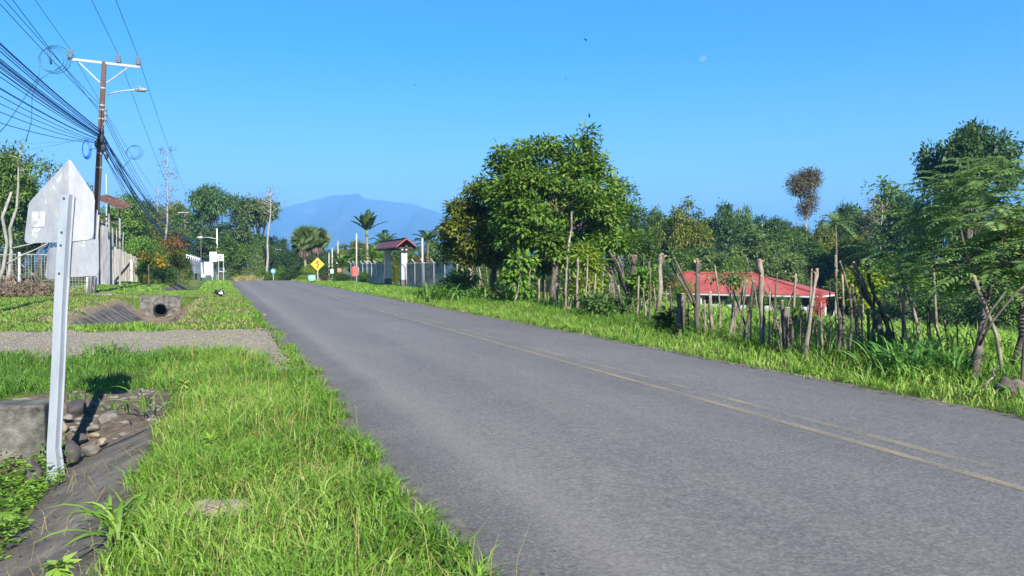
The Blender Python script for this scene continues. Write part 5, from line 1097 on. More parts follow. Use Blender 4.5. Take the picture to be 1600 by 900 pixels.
# ================================================================ BIG TREES BEHIND THE LIVE FENCE
Zt = 31.0
main_l = [lobe(800, 258, Zt, 34, 26), lobe(850, 256, Zt + .3, 52, 32), lobe(905, 252, Zt, 36, 32), lobe(921, 218, Zt, 15, 15), lobe(935, 285, Zt, 34, 36), lobe(868, 310, Zt - .9, 66, 42), lobe(812, 305, Zt - .5, 44, 34), lobe(915, 345, Zt - .6, 52, 40), lobe(845, 365, Zt - .3, 62, 36), lobe(880, 388, Zt + .4, 58, 26), lobe(785, 300, Zt + .3, 34, 34), lobe(960, 320, Zt + .5, 32, 36), lobe(795, 345, Zt, 40, 36), lobe(940, 380, Zt + .4, 46, 28)]
tree_px('big_tree', 'big broad-leaved tree with a ragged crown behind the live fence', ground(864, 30.6), main_l, 1500, 21, .20, .092, .18, MAT['leaf_mid'], MAT['bark_dark'], .13, 3, fork=(0.1, 0, 2.1), droop=.5, shell=.45, rag=.11, twigs=150, sub=10, subr=.40, upb=.5)
left_l = [lobe(746, 314, 34, 32, 26), lobe(725, 350, 34, 36, 32), lobe(768, 345, 33.6, 38, 36), lobe(706, 385, 35, 26, 28), lobe(752, 385, 33.5, 42, 28), lobe(790, 390, 33.5, 34, 22)]
tree_px('fruit_tree', 'yellowish-green tree joined to the left of the big tree', ground(772, 34), left_l, 820, 19, .18, .09, .17, MAT['leaf_olive'], MAT['bark'], .13, 4, fork=(0, 0, 1.4), droop=.45, shell=.45, twigs=50, sub=9, upb=.45)
right_l = [lobe(958, 320, 35, 26, 34), lobe(978, 350, 35, 28, 30), lobe(950, 375, 35, 44, 34), lobe(972, 300, 35.3, 14, 16), lobe(1000, 392, 35.6, 24, 24), lobe(920, 390, 35, 40, 26)]
tree_px('dark_fine_leaved_tree', 'dark fine-leaved tree joined to the right of the big tree', ground(955, 36), right_l, 900, 16, .17, .06, .16, MAT['leaf_dark'], MAT['bark_dark'], .12, 5, fork=(0, 0, 1.6), droop=.15, shell=.4, twigs=60, rag=.16, sub=8)
# slender sapling stem in the big tree
pole_thing('sapling', 'slender pale sapling stem in front of the big tree', ground(882, 26.5), at(893, 330, 26.5), .045, MAT['bark_pale'], 'sapling', jit=.06, n=7)

# shrubs and young trees in the live fence
W_ = 'young growth in the live fence'
def bush_px(name, label, px, base_Z, lobes, ncl, nlf, L, W, cr, mat, seed, tr=.03, **kw):
    return tree_px(name, label, ground(px, base_Z), lobes, ncl, nlf, L, W, cr, MAT[mat], MAT['bark_pale'], tr, seed, 'shrub', W_, twigs=12, **kw)
bush_px('shrub', 'leafy bright shrub between the left and middle stakes', 808, 28.5, [lobe(814, 413, 29.5, 17, 16), lobe(804, 440, 29.5, 16, 16), lobe(816, 460, 29.5, 12, 12)], 60, 18, .22, .11, .16, 'leaf_bright', 31, droop=.7)
bush_px('young_tree', 'lime-green young tree in the live fence', 916, 25.5, [lobe(922, 415, 25.5, 17, 12), lobe(915, 400, 25.5, 14, 12), lobe(926, 440, 25.5, 16, 12), lobe(908, 450, 25.5, 12, 10)], 90, 18, .15, .06, .14, 'leaf_lime', 32)
bush_px('young_tree', 'green sapling top above the lime-green tree', 912, 26.5, [lobe(908, 394, 26.5, 18, 12)], 34, 16, .17, .08, .15, 'leaf_bright', 33)
bush_px('shrub', 'low dark-leaved shrub at the verge before the middle stakes', 940, 22.5, [lobe(938, 478, 22.5, 24, 14), lobe(958, 488, 22.5, 22, 12), lobe(924, 490, 22.5, 14, 10)], 100, 18, .14, .075, .13, 'leaf_dark', 34)
bush_px('shrub', 'bright leafy shrub left of the tall knobbly stake', 1008, 21.5, [lobe(1008, 440, 22.5, 18, 13), lobe(1018, 462, 22.5, 12, 12)], 60, 16, .15, .08, .13, 'leaf_bright', 35)
bush_px('shrub', 'dark leafy shrub round the thick stump', 1060, 18.2, [lobe(1052, 500, 18.2, 18, 14), lobe(1062, 520, 18.2, 22, 12)], 90, 16, .12, .07, .10, 'leaf_mid', 36)
bush_px('shrub', 'light spray of leaves over the house roof', 1150, 17.5, [lobe(1146, 435, 17.5, 22, 10), lobe(1120, 428, 17.6, 12, 6)], 26, 14, .12, .05, .13, 'leaf_feather', 37)
bush_px('shrub', 'vine-covered low shrub beside the first chain-link post', 735, 36.5, [lobe(722, 440, 36.5, 18, 14), lobe(705, 445, 37, 12, 12)], 60, 16, .2, .1, .2, 'leaf_bright', 38)
bush_px('shrub', 'low green shrub under the leaning left stakes', 770, 33, [lobe(768, 462, 33, 26, 10), lobe(800, 470, 31, 20, 9)], 80, 16, .17, .08, .16, 'leaf_mid', 39)
bush_px('shrub', 'small-leaved green shrub between stump and tall stakes', 1246, 15.5, [lobe(1250, 505, 16.5, 20, 14)], 50, 14, .09, .045, .10, 'leaf_bright', 40)
bush_px('papaya_plant', 'low papaya-like plant with flat leaves before the dark trees', 850, 33, [lobe(848, 415, 33, 15, 5)], 26, 12, .28, .16, .2, 'leaf_bright', 41, droop=.1)
bush_px('shrub', 'yellow-green shrub between the leaning stakes', 1350, 15.5, [lobe(1352, 440, 16, 18, 20), lobe(1345, 470, 16, 12, 14)], 60, 14, .11, .05, .12, 'leaf_lime', 42)

# ================================================================ LIVE-FENCE STAKES
GRP = 'stakes of the live fence'
# stems: list of (pixel points bottom->top, half-width px bottom, top); knob = sawn, sprouting head
STK = [
 ([[(723, 456), (722, 430), (722.5, 406)]], 2.3, 1.7, 'pale', 0, 'leftmost pale stake of the live fence'),
 ([[(727, 457), (732, 420)]], 1.2, .9, 'pale', 0, 'thin leaning stake, second from the left end of the live fence'),
 ([[(734.5, 459), (734, 432), (734, 408)]], 2.2, 1.8, 'pale', 1, 'stake with a pale sawn head near the left end of the live fence'),
 ([[(738.5, 459), (738, 416)]], 1.1, .9, 'bark', 0, 'thin stake right beside the pale-headed one at the left end'),
 ([[(743, 455), (746, 420)]], 2.3, 1.9, 'pale', 0, 'short stout stake left of the leaning dark stake'),
 ([[(767, 455), (760, 438), (753.5, 423)]], 1.3, 1.1, 'bark', 0, 'dark stake leaning left in the shade of the fruit tree'),
 ([[(757, 456), (757.5, 446)]], 2.0, 1.8, 'pale', 0, 'very short pale stub in the shade of the fruit tree'),
 ([[(813, 452), (818.5, 424)]], 1.4, 1.1, 'pale', 0, 'thin stake leaning right beside the leafy bright shrub'),
 ([[(826, 477), (827, 440), (828, 409)]], 2.1, 1.7, 'pale', 1, 'lone straight pale stake left of the big tree trunk'),
 ([[(849, 466), (848.5, 426)]], 2.6, 2.2, 'dark', 0, 'short dark stake just left of the big tree trunk'),
 ([[(856, 468), (856.5, 438)]], 1.6, 1.3, 'pale', 0, 'short pale stake touching the big tree trunk'),
 ([[(883, 492), (884, 455), (886.5, 402)]], 2.1, 1.5, 'pale', 0, 'tall stake with climbing leaves right of the big tree trunk'),
 ([[(897.5, 488), (897.5, 444)]], 1.7, 1.4, 'bark', 0, 'waist-high stake left of the lime-green tree'),
 ([[(902, 493), (902.5, 450), (902.8, 409)]], 2.4, 1.8, 'pale', 1, 'straight pale-headed stake before the lime-green tree'),
 ([[(890, 492), (888, 480)]], 3.4, 2.8, 'pale', 0, 'small pale stump at the verge right of the big tree trunk'),
 ([[(914.5, 501), (916, 450), (918.5, 401)]], 1.4, 1.1, 'pale', 0, 'thin tall stake through the lime-green tree'),
 ([[(922, 484), (923, 431)]], 1.2, .9, 'pale', 0, 'thin short stake right of the lime-green tree'),
 ([[(938.5, 482), (940, 450), (944, 416)]], 1.8, 1.4, 'pale', 0, 'stake leaning slightly right behind the low dark shrub'),
 ([[(960, 478), (959.5, 447), (952, 428), (945, 421)]], 1.3, .9, 'pale', 0, 'crooked thin branch stake bending left at its top'),
 ([[(983.5, 500), (985, 455), (991.5, 403)], [(981, 465), (966, 425), (952.5, 392)], [(982, 462), (974, 430), (966, 402)], [(984, 470), (972, 430), (959, 400)], [(974, 508), (977, 480), (980, 455)]], 4.6, 3.2, 'dark', 1, 'thick dark stump with a fan of cut branches leaning left'),
 ([[(1003, 492), (1004.5, 440), (1006, 399)]], 1.5, 1.0, 'dark', 0, 'thin dark stake left of the tall knobbly one'),
 ([[(1028, 520), (1031, 470), (1033.5, 402)]], 3.8, 3.2, 'pale', 2, 'tall pale stake with a big knobbly sawn head'),
 ([[(1043, 478), (1041, 455)]], 1.2, .9, 'pale', 0, 'short thin stake right of the knobbly-headed one'),
 ([[(1064, 526), (1063, 490), (1063, 459)]], 7.0, 6.4, 'dark', 0, 'thick sawn stump left of the house in the live fence'),
 ([[(1075, 528), (1075.5, 468)]], 1.2, 1.0, 'bark', 0, 'thin stake between the thick stump and the forked stake'),
 ([[(1090, 531), (1090, 470), (1089.5, 411)], [(1086, 480), (1066, 440), (1046, 409)], [(1086, 474), (1070, 435), (1053.5, 403)]], 4.0, 3.2, 'bark', 2, 'knobbly-headed stake with two long poles leaning left'),
 ([[(1112, 531), (1096, 488)]], 1.9, 1.5, 'pale', 0, 'broken pole leaning left at the foot of the knobbly stake'),
 ([[(1113, 531), (1110, 456)]], 3.0, 2.4, 'pale', 0, 'straight waist-high stake in front of the house left part'),
 ([[(1123, 532), (1125.5, 474), (1117, 417)]], 1.8, 1.0, 'pale', 0, 'slim bent stake crossing the house roof'),
 ([[(1136, 535), (1146, 500), (1167, 438)]], 2.9, 2.2, 'pale', 0, 'mossy stake leaning right across the house window'),
 ([[(1158, 523), (1162, 468)]], 1.5, 1.2, 'bark', 0, 'thin reddish stake before the white house wall'),
 ([[(1159, 545), (1170, 495), (1178, 440)]], 2.8, 2.1, 'dark', 0, 'dark stake leaning right before the house'),
 ([[(1187, 502), (1178, 445), (1166.5, 402)]], 1.2, .8, 'pale', 0, 'long thin whip leaning left over the house roof'),
 ([[(1190, 550), (1194, 500), (1189, 455), (1187, 412)]], 4.4, 3.6, 'pale', 2, 'curved pale stake with a split sawn head before the house'),
 ([[(1209, 551), (1210, 490), (1214.5, 428)], [(1208, 470), (1199, 436)]], 2.6, 1.2, 'dark', 0, 'pointed dark stake before the white house wall'),
 ([[(1233, 556), (1230, 520), (1230, 481)], [(1222, 552), (1224, 505), (1222, 470)], [(1240, 556), (1236, 500), (1239, 492)], [(1213, 556), (1220, 530)]], 6.0, 4.6, 'dark', 0, 'rotten split stump cluster under the roof end'),
 ([[(1241, 530), (1240, 480), (1243, 434)], [(1230, 482), (1246, 436)]], 2.2, 1.7, 'pale', 1, 'pale stake with a sprouting head behind the rotten stump'),
 ([[(1258, 567), (1263, 510), (1275.5, 428)], [(1265, 480), (1268.5, 421)]], 3.4, 2.5, 'pale', 1, 'tall pale stake leaning right at the end of the house'),
 ([[(1274, 562), (1276, 525), (1275, 496)]], 1.5, 1.2, 'bark', 0, 'thin crooked stake below the coral shrub'),
 ([[(1312, 567), (1311.5, 520), (1310, 482)], [(1310, 486), (1306, 440), (1305.5, 400)]], 3.2, 2.6, 'dark', 0, 'dark stake with a long thin whip pointing up'),
 ([[(1325, 571), (1329, 525), (1332, 480), (1322, 440), (1312.5, 409)]], 2.4, 1.5, 'bark', 0, 'bent stake curving left right of the dark whip stake'),
 ([[(1342, 562), (1338, 500), (1332, 446)]], 3.0, 2.4, 'dark', 0, 'dark upright stake left of the leaning bundle'),
 ([[(1357, 546), (1357, 482)]], 2.2, 1.9, 'dark', 0, 'short dark stake in front of the leaning bundle'),
 ([[(1379, 560), (1376, 525), (1372, 500)], [(1374, 510), (1352, 460), (1329.5, 417)], [(1376, 505), (1358, 460), (1334, 410)], [(1402, 545), (1375, 480), (1356, 440), (1352.5, 397)], [(1395, 550), (1385, 500), (1372, 470)]], 5.4, 4.6, 'dark', 1, 'bundle of thick poles leaning left with pale sawn ends'),
 ([[(1409, 557), (1411, 500), (1414.5, 445)]], 2.8, 2.3, 'pale', 0, 'straight pale stake behind the broad grass tuft'),
 ([[(1422, 546), (1408, 490), (1396, 429)]], 1.9, 1.3, 'bark', 0, 'slim stake leaning left behind the broad grass tuft'),
 ([[(1441, 552), (1432, 500), (1416, 450), (1402, 412)], [(1404, 418), (1411, 406)]], 2.6, 2.0, 'pale', 0, 'long leaning stake with a forked tip'),
 ([[(1468, 540), (1461, 480), (1459, 418)]], 2.3, 1.6, 'pale', 0, 'wavy stake left of the feathery tree'),
 ([[(1482.5, 561), (1480, 530), (1476, 500)]], 1.9, 1.5, 'bark', 0, 'short crooked stake left of the mottled trunk'),
 ([[(1568, 600), (1563, 550), (1549, 500), (1521.5, 432)]], 3.8, 2.6, 'pale', 0, 'long brown pole leaning left across the mottled trunk'),
 ([[(1596, 622), (1599, 560), (1601, 520)]], 2.6, 2.2, 'bark', 0, 'stake at the very right picture edge'),
]
EXTRA = [(718, 452, 716, 415, 'pale', 'slim pole left of the leftmost pale stake'), (750, 458, 749, 412, 'pale', 'pale pole behind the short stout stake'), (762, 460, 760, 418, 'bark', 'pole in the deep shade under the fruit tree'), (776, 464, 779, 420, 'bark', 'dark pole right of the shade pole under the fruit tree'), (788, 466, 786, 425, 'pale', 'pole left of the leafy bright shrub'), (835, 476, 838, 430, 'bark', 'thin pole right of the lone straight pale stake'), (842, 478, 842, 436, 'pale', 'short pole two steps right of the lone pale stake'), (872, 486, 870, 430, 'pale', 'pole right beside the big tree trunk'),
 (892, 490, 890, 425, 'pale', 'pole just right of the stake with climbing leaves'), (928, 494, 931, 428, 'pale', 'pole right of the lime-green tree'), (950, 498, 953, 440, 'pale', 'pole left of the fan of cut branches'), (968, 502, 966, 446, 'pale', 'pale stub before the fan of cut branches'), (997, 506, 998, 432, 'pale', 'pole right of the fan of cut branches'), (1014, 512, 1016, 420, 'bark', 'pole left of the tall stake with big head'), (1050, 522, 1047, 448, 'bark', 'short pole left of the thick sawn stump'),
 (1100, 532, 1101, 470, 'pale', 'short pale stub right of the forked knobbly stake'), (1147, 540, 1150, 470, 'pale', 'pale pole in front of the house door'), (1172, 545, 1174, 470, 'pale', 'pale pole left of the curved pale stake'), (1200, 552, 1203, 455, 'pale', 'slim pole right of the curved pale stake'), (1222, 556, 1218, 490, 'pale', 'pole left of the rotten stump cluster'), (1250, 560, 1252, 478, 'bark', 'pole right of the rotten stump cluster'), (1287, 566, 1283, 470, 'pale', 'thin pole just right of the coral shrub'), (1298, 564, 1296, 440, 'bark', 'slim tall pole left of the dark whip stake'),
 (1320, 566, 1316, 430, 'pale', 'pale whip between the dark whip stake and the bent stake'), (1348, 560, 1344, 425, 'pale', 'pale pole rising left of the leaning bundle'), (1366, 558, 1364, 440, 'bark', 'pole behind the leaning bundle'), (1388, 560, 1381, 452, 'pale', 'pale pole right of the leaning bundle foot'), (1430, 556, 1426, 470, 'pale', 'pale pole behind the long leaning forked stake'), (1452, 558, 1449, 480, 'bark', 'short pole left of the wavy stake'), (1497, 570, 1494, 500, 'bark', 'short pole left of the mottled trunk base')]
for a_, b_, c_, d_, mt_, lb_ in EXTRA: STK.append(([[(a_, b_), ((a_ + c_) / 2 + 1.2 * math.sin(a_), (b_ + d_) / 2), (c_, d_)]], 1.7 + .5 * math.sin(a_ * 3), 1.2 + .3 * math.sin(a_ * 3), mt_, 0, lb_))
gS = random.Random(77)
for q in range(34):
    f = gS.random(); px = 725 + 760 * (q + .8 * gS.random()) / 34; by = np.interp(px, [720, 900, 1030, 1180, 1330, 1480], [457, 492, 516, 546, 566, 566]) - gS.uniform(-1, 5); hh = np.interp(px, [720, 1030, 1300, 1480], [38, 80, 105, 95]) * gS.uniform(.55, 1.1); ln = gS.uniform(-.35, .22) * hh
    STK.append(([[(px, by), (px + ln * .45, by - hh * .5), (px + ln, by - hh)]], gS.uniform(1.0, 1.8), gS.uniform(.7, 1.1), gS.choice(['bark', 'bark', 'dark', 'pale']), 0, 'thin brown stick leaning among the bigger stakes of the live fence'))
GRP2 = 'thin sticks in the live fence'
for k, (stems, w0, w1, mt, knob, lb) in enumerate(STK):
    g = random.Random(k + 50); bx_, by_ = stems[0][0]; P0 = G(bx_, by_, 0.0)
    if P0[0] > 12.4: P0 = ground(bx_, depth(P0))
    Z = depth(P0); s = Z / FPX; w0 *= .98; w1 *= .98; root = empty('fence_stake', P0); tag(root, lb, 'stake', GRP2 if lb.startswith('thin brown stick leaning among') else GRP); mb = MB(); heads = []
    for j, st in enumerate(stems):
        off = g.uniform(-.12, .12) if j else 0
        pts = [at(px, py, Z + off) - P0 for px, py in st]; dens = []
        for a, b_ in zip(pts[:-1], pts[1:]):
            L_ = np.linalg.norm(b_ - a); m_ = max(2, int(L_ / .22))
            for q in range(m_): dens.append(a + (b_ - a) * q / m_)
        dens.append(pts[-1]); dens = np.array(dens)
        if len(dens) > 4: dens[1:-1] = (dens[:-2] + 2 * dens[1:-1] + dens[2:]) / 4
        dens[1:-1] += np.array([[g.uniform(-1, 1), g.uniform(-1, 1), 0] for _ in dens[1:-1]]) * s * w1 * .6
        if j == 0: dens[0, 2] -= .12
        for _ in range(3 if len(dens) > 4 else 0):
            q = dens[g.randrange(2, len(dens) - 1)]; a = g.uniform(0, 6.28); mb.tube([q, q + np.array([math.cos(a), math.sin(a), g.uniform(.2, 1.2)]) * (w1 * s * 1.1 + g.uniform(.01, .07))], [w1 * s * .4, w1 * s * .22], 5)
        f = 1 if j == 0 else .5; tt = np.linspace(0, 1, len(dens)); mb.tube(dens, [(w0 + (w1 - w0) * q) * s * f for q in tt], 9, rng=g, jit=.26); heads.append((dens[-1], nrm(dens[-1] - dens[-2]), w1 * s * f))
    if knob:
        e, d, r_ = heads[0]; mb.tube([e - d * .22, e - d * .12, e - d * .03, e + d * .05, e + d * .09], [r_ * .95, r_ * (1.05 + .12 * knob), r_ * (1.15 + .16 * knob), r_ * (1.1 + .08 * knob), r_ * .75], 10, rng=g, jit=.32)
    mb.build('stem', MAT[{'pale': 'bark_pale', 'dark': 'bark_dark', 'bark': 'bark'}[mt]], root, True)
    for e, d, r_ in heads:
        if knob or r_ > .018 or g.random() < .5: MB().tube([e + d * .001 * (80 if (knob and e is heads[0][0]) else 0), e + d * (.012 + .08 * bool(knob and e is heads[0][0]))], r_ * .86, 8).build('cut_end', MAT['cut_wood'], root)
    if knob:
        e, d, r_ = heads[0]
        for q in range(3 + 2 * knob):
            a = g.uniform(0, 6.28); v = nrm(np.array([math.cos(a), math.sin(a), g.uniform(.3, 1.1)])); MB().tube([e - d * g.uniform(0, .08) + v * r_ * .5, e + v * (r_ * 1.3 + g.uniform(.02, .07))], [r_ * .42, r_ * .34], 6).build('cut_stub', MAT['cut_wood'] if q % 2 else MAT['bark_pale'], root)

# ================================================================ FEATHERY TREE ON THE RIGHT
def feather_tree(label, base, trunk_px, Z, lobes, nfr, seed, mat, r0, r1, bark, name='feathery_tree', fl=.60, limb_px=()):
    base = np.array(base); root = empty(name, base); tag(root, label, 'tree'); g = random.Random(seed); mb = MB()
    pts = [at(px, py, Z + 1.1 * i / (len(trunk_px) - 1)) - base for i, (px, py) in enumerate(trunk_px)]; tt = np.linspace(0, 1, len(pts)); mb.tube(pts, [r0 + (r1 - r0) * q for q in tt], 10, rng=g, jit=.06)
    fk = pts[-1]; ends = [np.array(l[:3]) - base for l in lobes]
    for e in ends:
        st_ = pts[-1] * g.uniform(.75, 1) + pts[-2] * 0; st_ = pts[-2] + (pts[-1] - pts[-2]) * g.uniform(.35, 1.0); md = (st_ + e) / 2 + np.array([g.uniform(-.3, .3), g.uniform(-.3, .3), g.uniform(-.05, .3)])
        mb.tube(curve3(st_, md, e, 8), [r1 * .42 * (1 - .12 * q) for q in range(8)], 6)
    for lp in limb_px: q = [at(px, py, Z + dz) - base for px, py, dz in lp]; mb.tube(q, [r1 * .5 * (1 - .2 * i) for i in range(len(q))], 6)
    arrs = []; gg = np.random.default_rng(seed); lo = np.array(lobes); wt = lo[:, 3] * lo[:, 5]; wt /= wt.sum()
    for k in range(nfr):
        i = gg.choice(len(lo), p=wt); d = nrm(gg.normal(size=3) + [0, 0, .3]); c = lo[i, :3] - base + d * lo[i, 3:6] * (.45 + .75 * gg.random()); az = math.atan2(d[1], d[0]) + gg.uniform(-.9, .9)
        a_, ra = frond_arrays(c, az, gg.uniform(-.25, .5), fl * gg.uniform(.7, 1.2), .35, 11, fl * .062, fl * .30, seed * 999 + k, .12); a_ = (a_[0], a_[1], np.clip(a_[2] * .6 + .4 * gg.random(), 0, 1)); arrs.append(a_)
        if k % 4 == 0: s_ = ends[i]; mb.tube([s_, (s_ + c) / 2 + [0, 0, .04], c], [r1 * .16, r1 * .1, r1 * .05], 4)
    mb.build('trunk', MAT[bark], root, True); leaf_obj('crown', cat_arrs(arrs), MAT[mat], root); return root
Zf = 11.2
fb = G(1521, 607, 0.0); Zf = depth(fb)
fl_ = [lobe(1500, 300, Zf + 2.4, 48, 24), lobe(1560, 276, Zf + 1.8, 50, 28), lobe(1612, 300, Zf + 1.2, 50, 38), lobe(1470, 342, Zf + 2.6, 50, 24), lobe(1545, 335, Zf + 1.6, 56, 28), lobe(1440, 385, Zf + 2.8, 42, 22), lobe(1500, 385, Zf + 2.2, 52, 26), lobe(1590, 372, Zf + 1.2, 52, 32), lobe(1420, 335, Zf + 3.0, 28, 16), lobe(1640, 350, Zf + .8, 50, 46), lobe(1545, 408, Zf + 1.6, 46, 20), lobe(1455, 432, Zf + 2.6, 34, 20), lobe(1395, 402, Zf + 3.2, 26, 16), lobe(1598, 436, Zf + 1.0, 36, 22), lobe(1510, 440, Zf + 2.2, 30, 16), lobe(1540, 425, Zf + .9, 40, 16), lobe(1490, 415, Zf + 1.2, 36, 16), lobe(1590, 410, Zf + .5, 36, 22), lobe(1570, 350, Zf + .6, 44, 24)]
feather_tree('feathery-leaved tree with a mottled trunk at the right', fb, [(1520, 612), (1527, 560), (1536, 500), (1545, 446)], Zf, fl_, 440, 5, 'leaf_feather', .058, .040, 'bark', limb_px=(((1530, 540, 0), (1552, 500, -.1), (1590, 455, -.1), (1600, 448, -.1)), ((1518, 560, .02), (1545, 490, -.12), (1572, 455, -.2))))
fb2 = G(1587, 586, 0.0)
tree_px('roadside_tree', 'second trunk at the right picture edge beside the feathery tree', fb2, [lobe(1640, 420, depth(fb2), 40, 30), lobe(1622, 400, depth(fb2), 30, 24)], 60, 14, .12, .05, .12, MAT['leaf_feather'], MAT['bark'], .06, 9, fork=at(1597, 490, depth(fb2)) - fb2)
pole_thing('twig_pile', 'cut dry branches lying at the foot of the feathery tree', G(1528, 596, .06), G(1600, 585, .10), .02, MAT['bark_pale'], 'branches', jit=.02)
for k, (a, b_) in enumerate((((1522, 600), (1590, 612)), ((1535, 590), (1580, 606)), ((1530, 610), (1598, 598)), ((1540, 604), (1560, 572)))):
    pole_thing('dead_branch', ('lowest', 'shortest', 'longest', 'upright')[k] + ' dry branch of the pile under the feathery tree', G(*a, .05 + .03 * k), G(*b_, .06 + .03 * k) if k < 3 else at(*b_, depth(G(*a))), .014, MAT['bark_pale'], 'branch', 'dry branches under the feathery tree', jit=.03, seed=k)
o = link('stump', rock_mesh('stump', (.17, .15, .2), 61, 3, .7), MAT['bark_dark'], None, G(1575, 612, .1)); tag(o, 'dark rotten stump at the verge below the feathery tree', 'stump')

# ================================================================ GRASS
FENCE_X = lambda y: 9.1 + .095 * (y - 7)
def scatter(n, x0, x1, y0, y1, seed, ypow=1.0):
    g = np.random.default_rng(seed); return np.stack([x0 + (x1 - x0) * g.random(n), y0 + (y1 - y0) * g.random(n) ** ypow], 1)
def not_drive(p, m=0): jj = np.random.default_rng(len(p)).normal(size=p.shape) * .22; wx, wy = wobble(p[:, 0] + jj[:, 0], p[:, 1] + jj[:, 1], .55); return ~in_poly(wx, wy, DRV)
edgeL = lambda y: np.interp(y, ry, eL); edgeR = lambda y: np.interp(y, ry, eR)
g = np.random.default_rng(40)
# A foreground verge
p = scatter(70000, -.85, 1.75, 2.3, 15.5, 41, 1.25); d = edgeL(p[:, 1]) - p[:, 0]
lip = .10 + .28 * (patch(p[:, 0] * .2, p[:, 1], 2.3) - .55)
k = (d > np.minimum(lip, .3) - .12 * g.random(len(p))) & not_drive(p) & ~((np.hypot((p[:, 0] - G(345, 795, .0)[0]) / .27, (p[:, 1] - G(345, 795, .0)[1] + .07) / .22) < 1))
k &= ~((p[:, 0] < -.60 - .12 * np.sin(p[:, 1] * 3) + .1 * g.random(len(p))) & (p[:, 1] < 10.9)) & (g.random(len(p)) < .55 + .7 * patch(p[:, 0], p[:, 1], 1.8, 1))
p = p[k]; n = len(p); v = patch(p[:, 0], p[:, 1], 1.1); h = (.07 + .10 * v + .13 * g.random(n) ** 2) * np.clip(.35 + (edgeL(p[:, 1]) - p[:, 0]) * 1.1, .35, 1.1)
bare = patch(p[:, 0], p[:, 1], 3.1, 4) * patch(p[:, 0], p[:, 1], 1.2, 5); kk = (g.random(n) > np.clip((bare - .42) * 3, 0, .8)); p = p[kk]; h = h[kk]; n = len(p)
dd = g.random(n) < .10 + .22 * patch(p[:, 0], p[:, 1], 1.9, 7) ** 2; q = p[dd]; nq_ = len(q)
grass_obj('dry_grass', 'dry straw blades mixed into the near left verge', q, h[dd] * (.5 + .6 * g.random(nq_)), .004 + .004 * g.random(nq_), .35 + .65 * g.random(nq_), MAT['grass_dry'], 21, 1.3); p = p[~dd]; h = h[~dd]; n = len(p); h = h * (.75 + .6 * patch(p[:, 0], p[:, 1], 3.3, 8))
grass_obj('grass', 'bright green grass on the near left verge', p, h, .004 + .0075 * g.random(n) ** 2, np.clip(.15 + .6 * g.random(n) + .45 * (patch(p[:, 0], p[:, 1], 1.3, 2) - .5) + .3 * (g.random(n) > .93), 0, 1), MAT['grass'], 1, .9)
# taller stalks with seed heads
p = p[g.random(n) < .008]; n = len(p); grass_obj('grass_stalks', 'tall thin seeding grass stalks on the near left verge', p, .3 + .3 * g.random(n), np.full(n, .004), .6 + .4 * g.random(n), MAT['grass_dry'], 2, .35)
for nm_, e_, sg, y1_, sd in (('left', edgeL, 1, 40, 81), ('right', edgeR, -1, 45, 82)):
    ge = np.random.default_rng(sd); cy = 2.5 + (y1_ - 2.5) * ge.random(150) ** 1.4; cx = e_(cy) + sg * ge.uniform(-.20, -.02, 150); rr = .02 + .035 * ge.random(150)
    q = np.stack([np.repeat(cx, 46), np.repeat(cy, 46)], 1) + ge.normal(size=(150 * 46, 2)) * np.repeat(rr, 46)[:, None]; n = len(q)
    V_, Q_, T_ = grass_arrays(q, .05 + .13 * ge.random(n), .005 + .005 * ge.random(n), sd, 1.2, .035)
    o = link('grass', np_mesh('grass', V_, Q_, T_, np.repeat(np.clip(np.repeat(ge.random(150), 46) * .5 + .5 * ge.random(n), 0, 1), 5)), MAT['grass']); tag(o, 'small grass tufts creeping over the ' + nm_ + ' asphalt edge', 'grass', kind='stuff')
# B lawn between near ditch and driveway, and beyond ditch
p = scatter(42000, -9, 1.3, 9.2, 17.5, 43); k = not_drive(p) & ((p[:, 1] > 10.75 + .25 * np.sin(p[:, 0] * 5)) | (p[:, 0] < -4)) & (p[:, 0] < edgeL(p[:, 1]) - .1); p = p[k]; n = len(p)
grass_obj('grass', 'short green grass between the near ditch and the driveway', p, .06 + .09 * g.random(n) + .12 * patch(p[:, 0], p[:, 1], 1.6, 3) ** 3, .008 + .006 * g.random(n), np.clip(.1 + .55 * g.random(n), 0, 1), MAT['grass_dark'], 3, .8)
# C lawn beyond the driveway
p = scatter(62000, -10, 1.35, 19.6, 52, 44, 1.2); u = p[:, 0]; ditch = (p[:, 1] > 24.6) & (p[:, 1] < 41.7) & (np.abs(u + 2.75) < 1.55)
k = not_drive(p) & (p[:, 0] < edgeL(p[:, 1]) - .02) & ~ditch; p = p[k]; n = len(p)
dry = np.exp(-((p[:, 0] + 2.7) / 2.2) ** 2) * sstep(22, 26, p[:, 1]) * (1 - sstep(42.2, 44, p[:, 1])) + .75 * sstep(.5, .85, patch(p[:, 0], p[:, 1], .7, 1)) + .5 * sstep(.55, .8, patch(p[:, 0], p[:, 1], 1.9, 4))
thin = g.random(n) > np.clip(dry, 0, .75) * .8; p = p[thin]; dry = dry[thin]; n = len(p); isdry = g.random(n) < np.clip(dry, 0, .9) * .75 + .08
q = p[~isdry]; n = len(q); grass_obj('grass', 'sunlit lawn beyond the gravel driveway', q, .05 + .07 * g.random(n) + .08 * (q[:, 1] < 27) * patch(q[:, 0], q[:, 1], 1.2), .016 + .012 * g.random(n), np.clip(.2 + .6 * g.random(n), 0, 1), MAT['grass'], 4, .8)
q = p[isdry]; n = len(q); grass_obj('dry_grass', 'dry yellowish grass round the culvert ditch', q, .05 + .06 * g.random(n), .016 + .012 * g.random(n), g.random(n), MAT['grass_dry'], 5, 1.0)
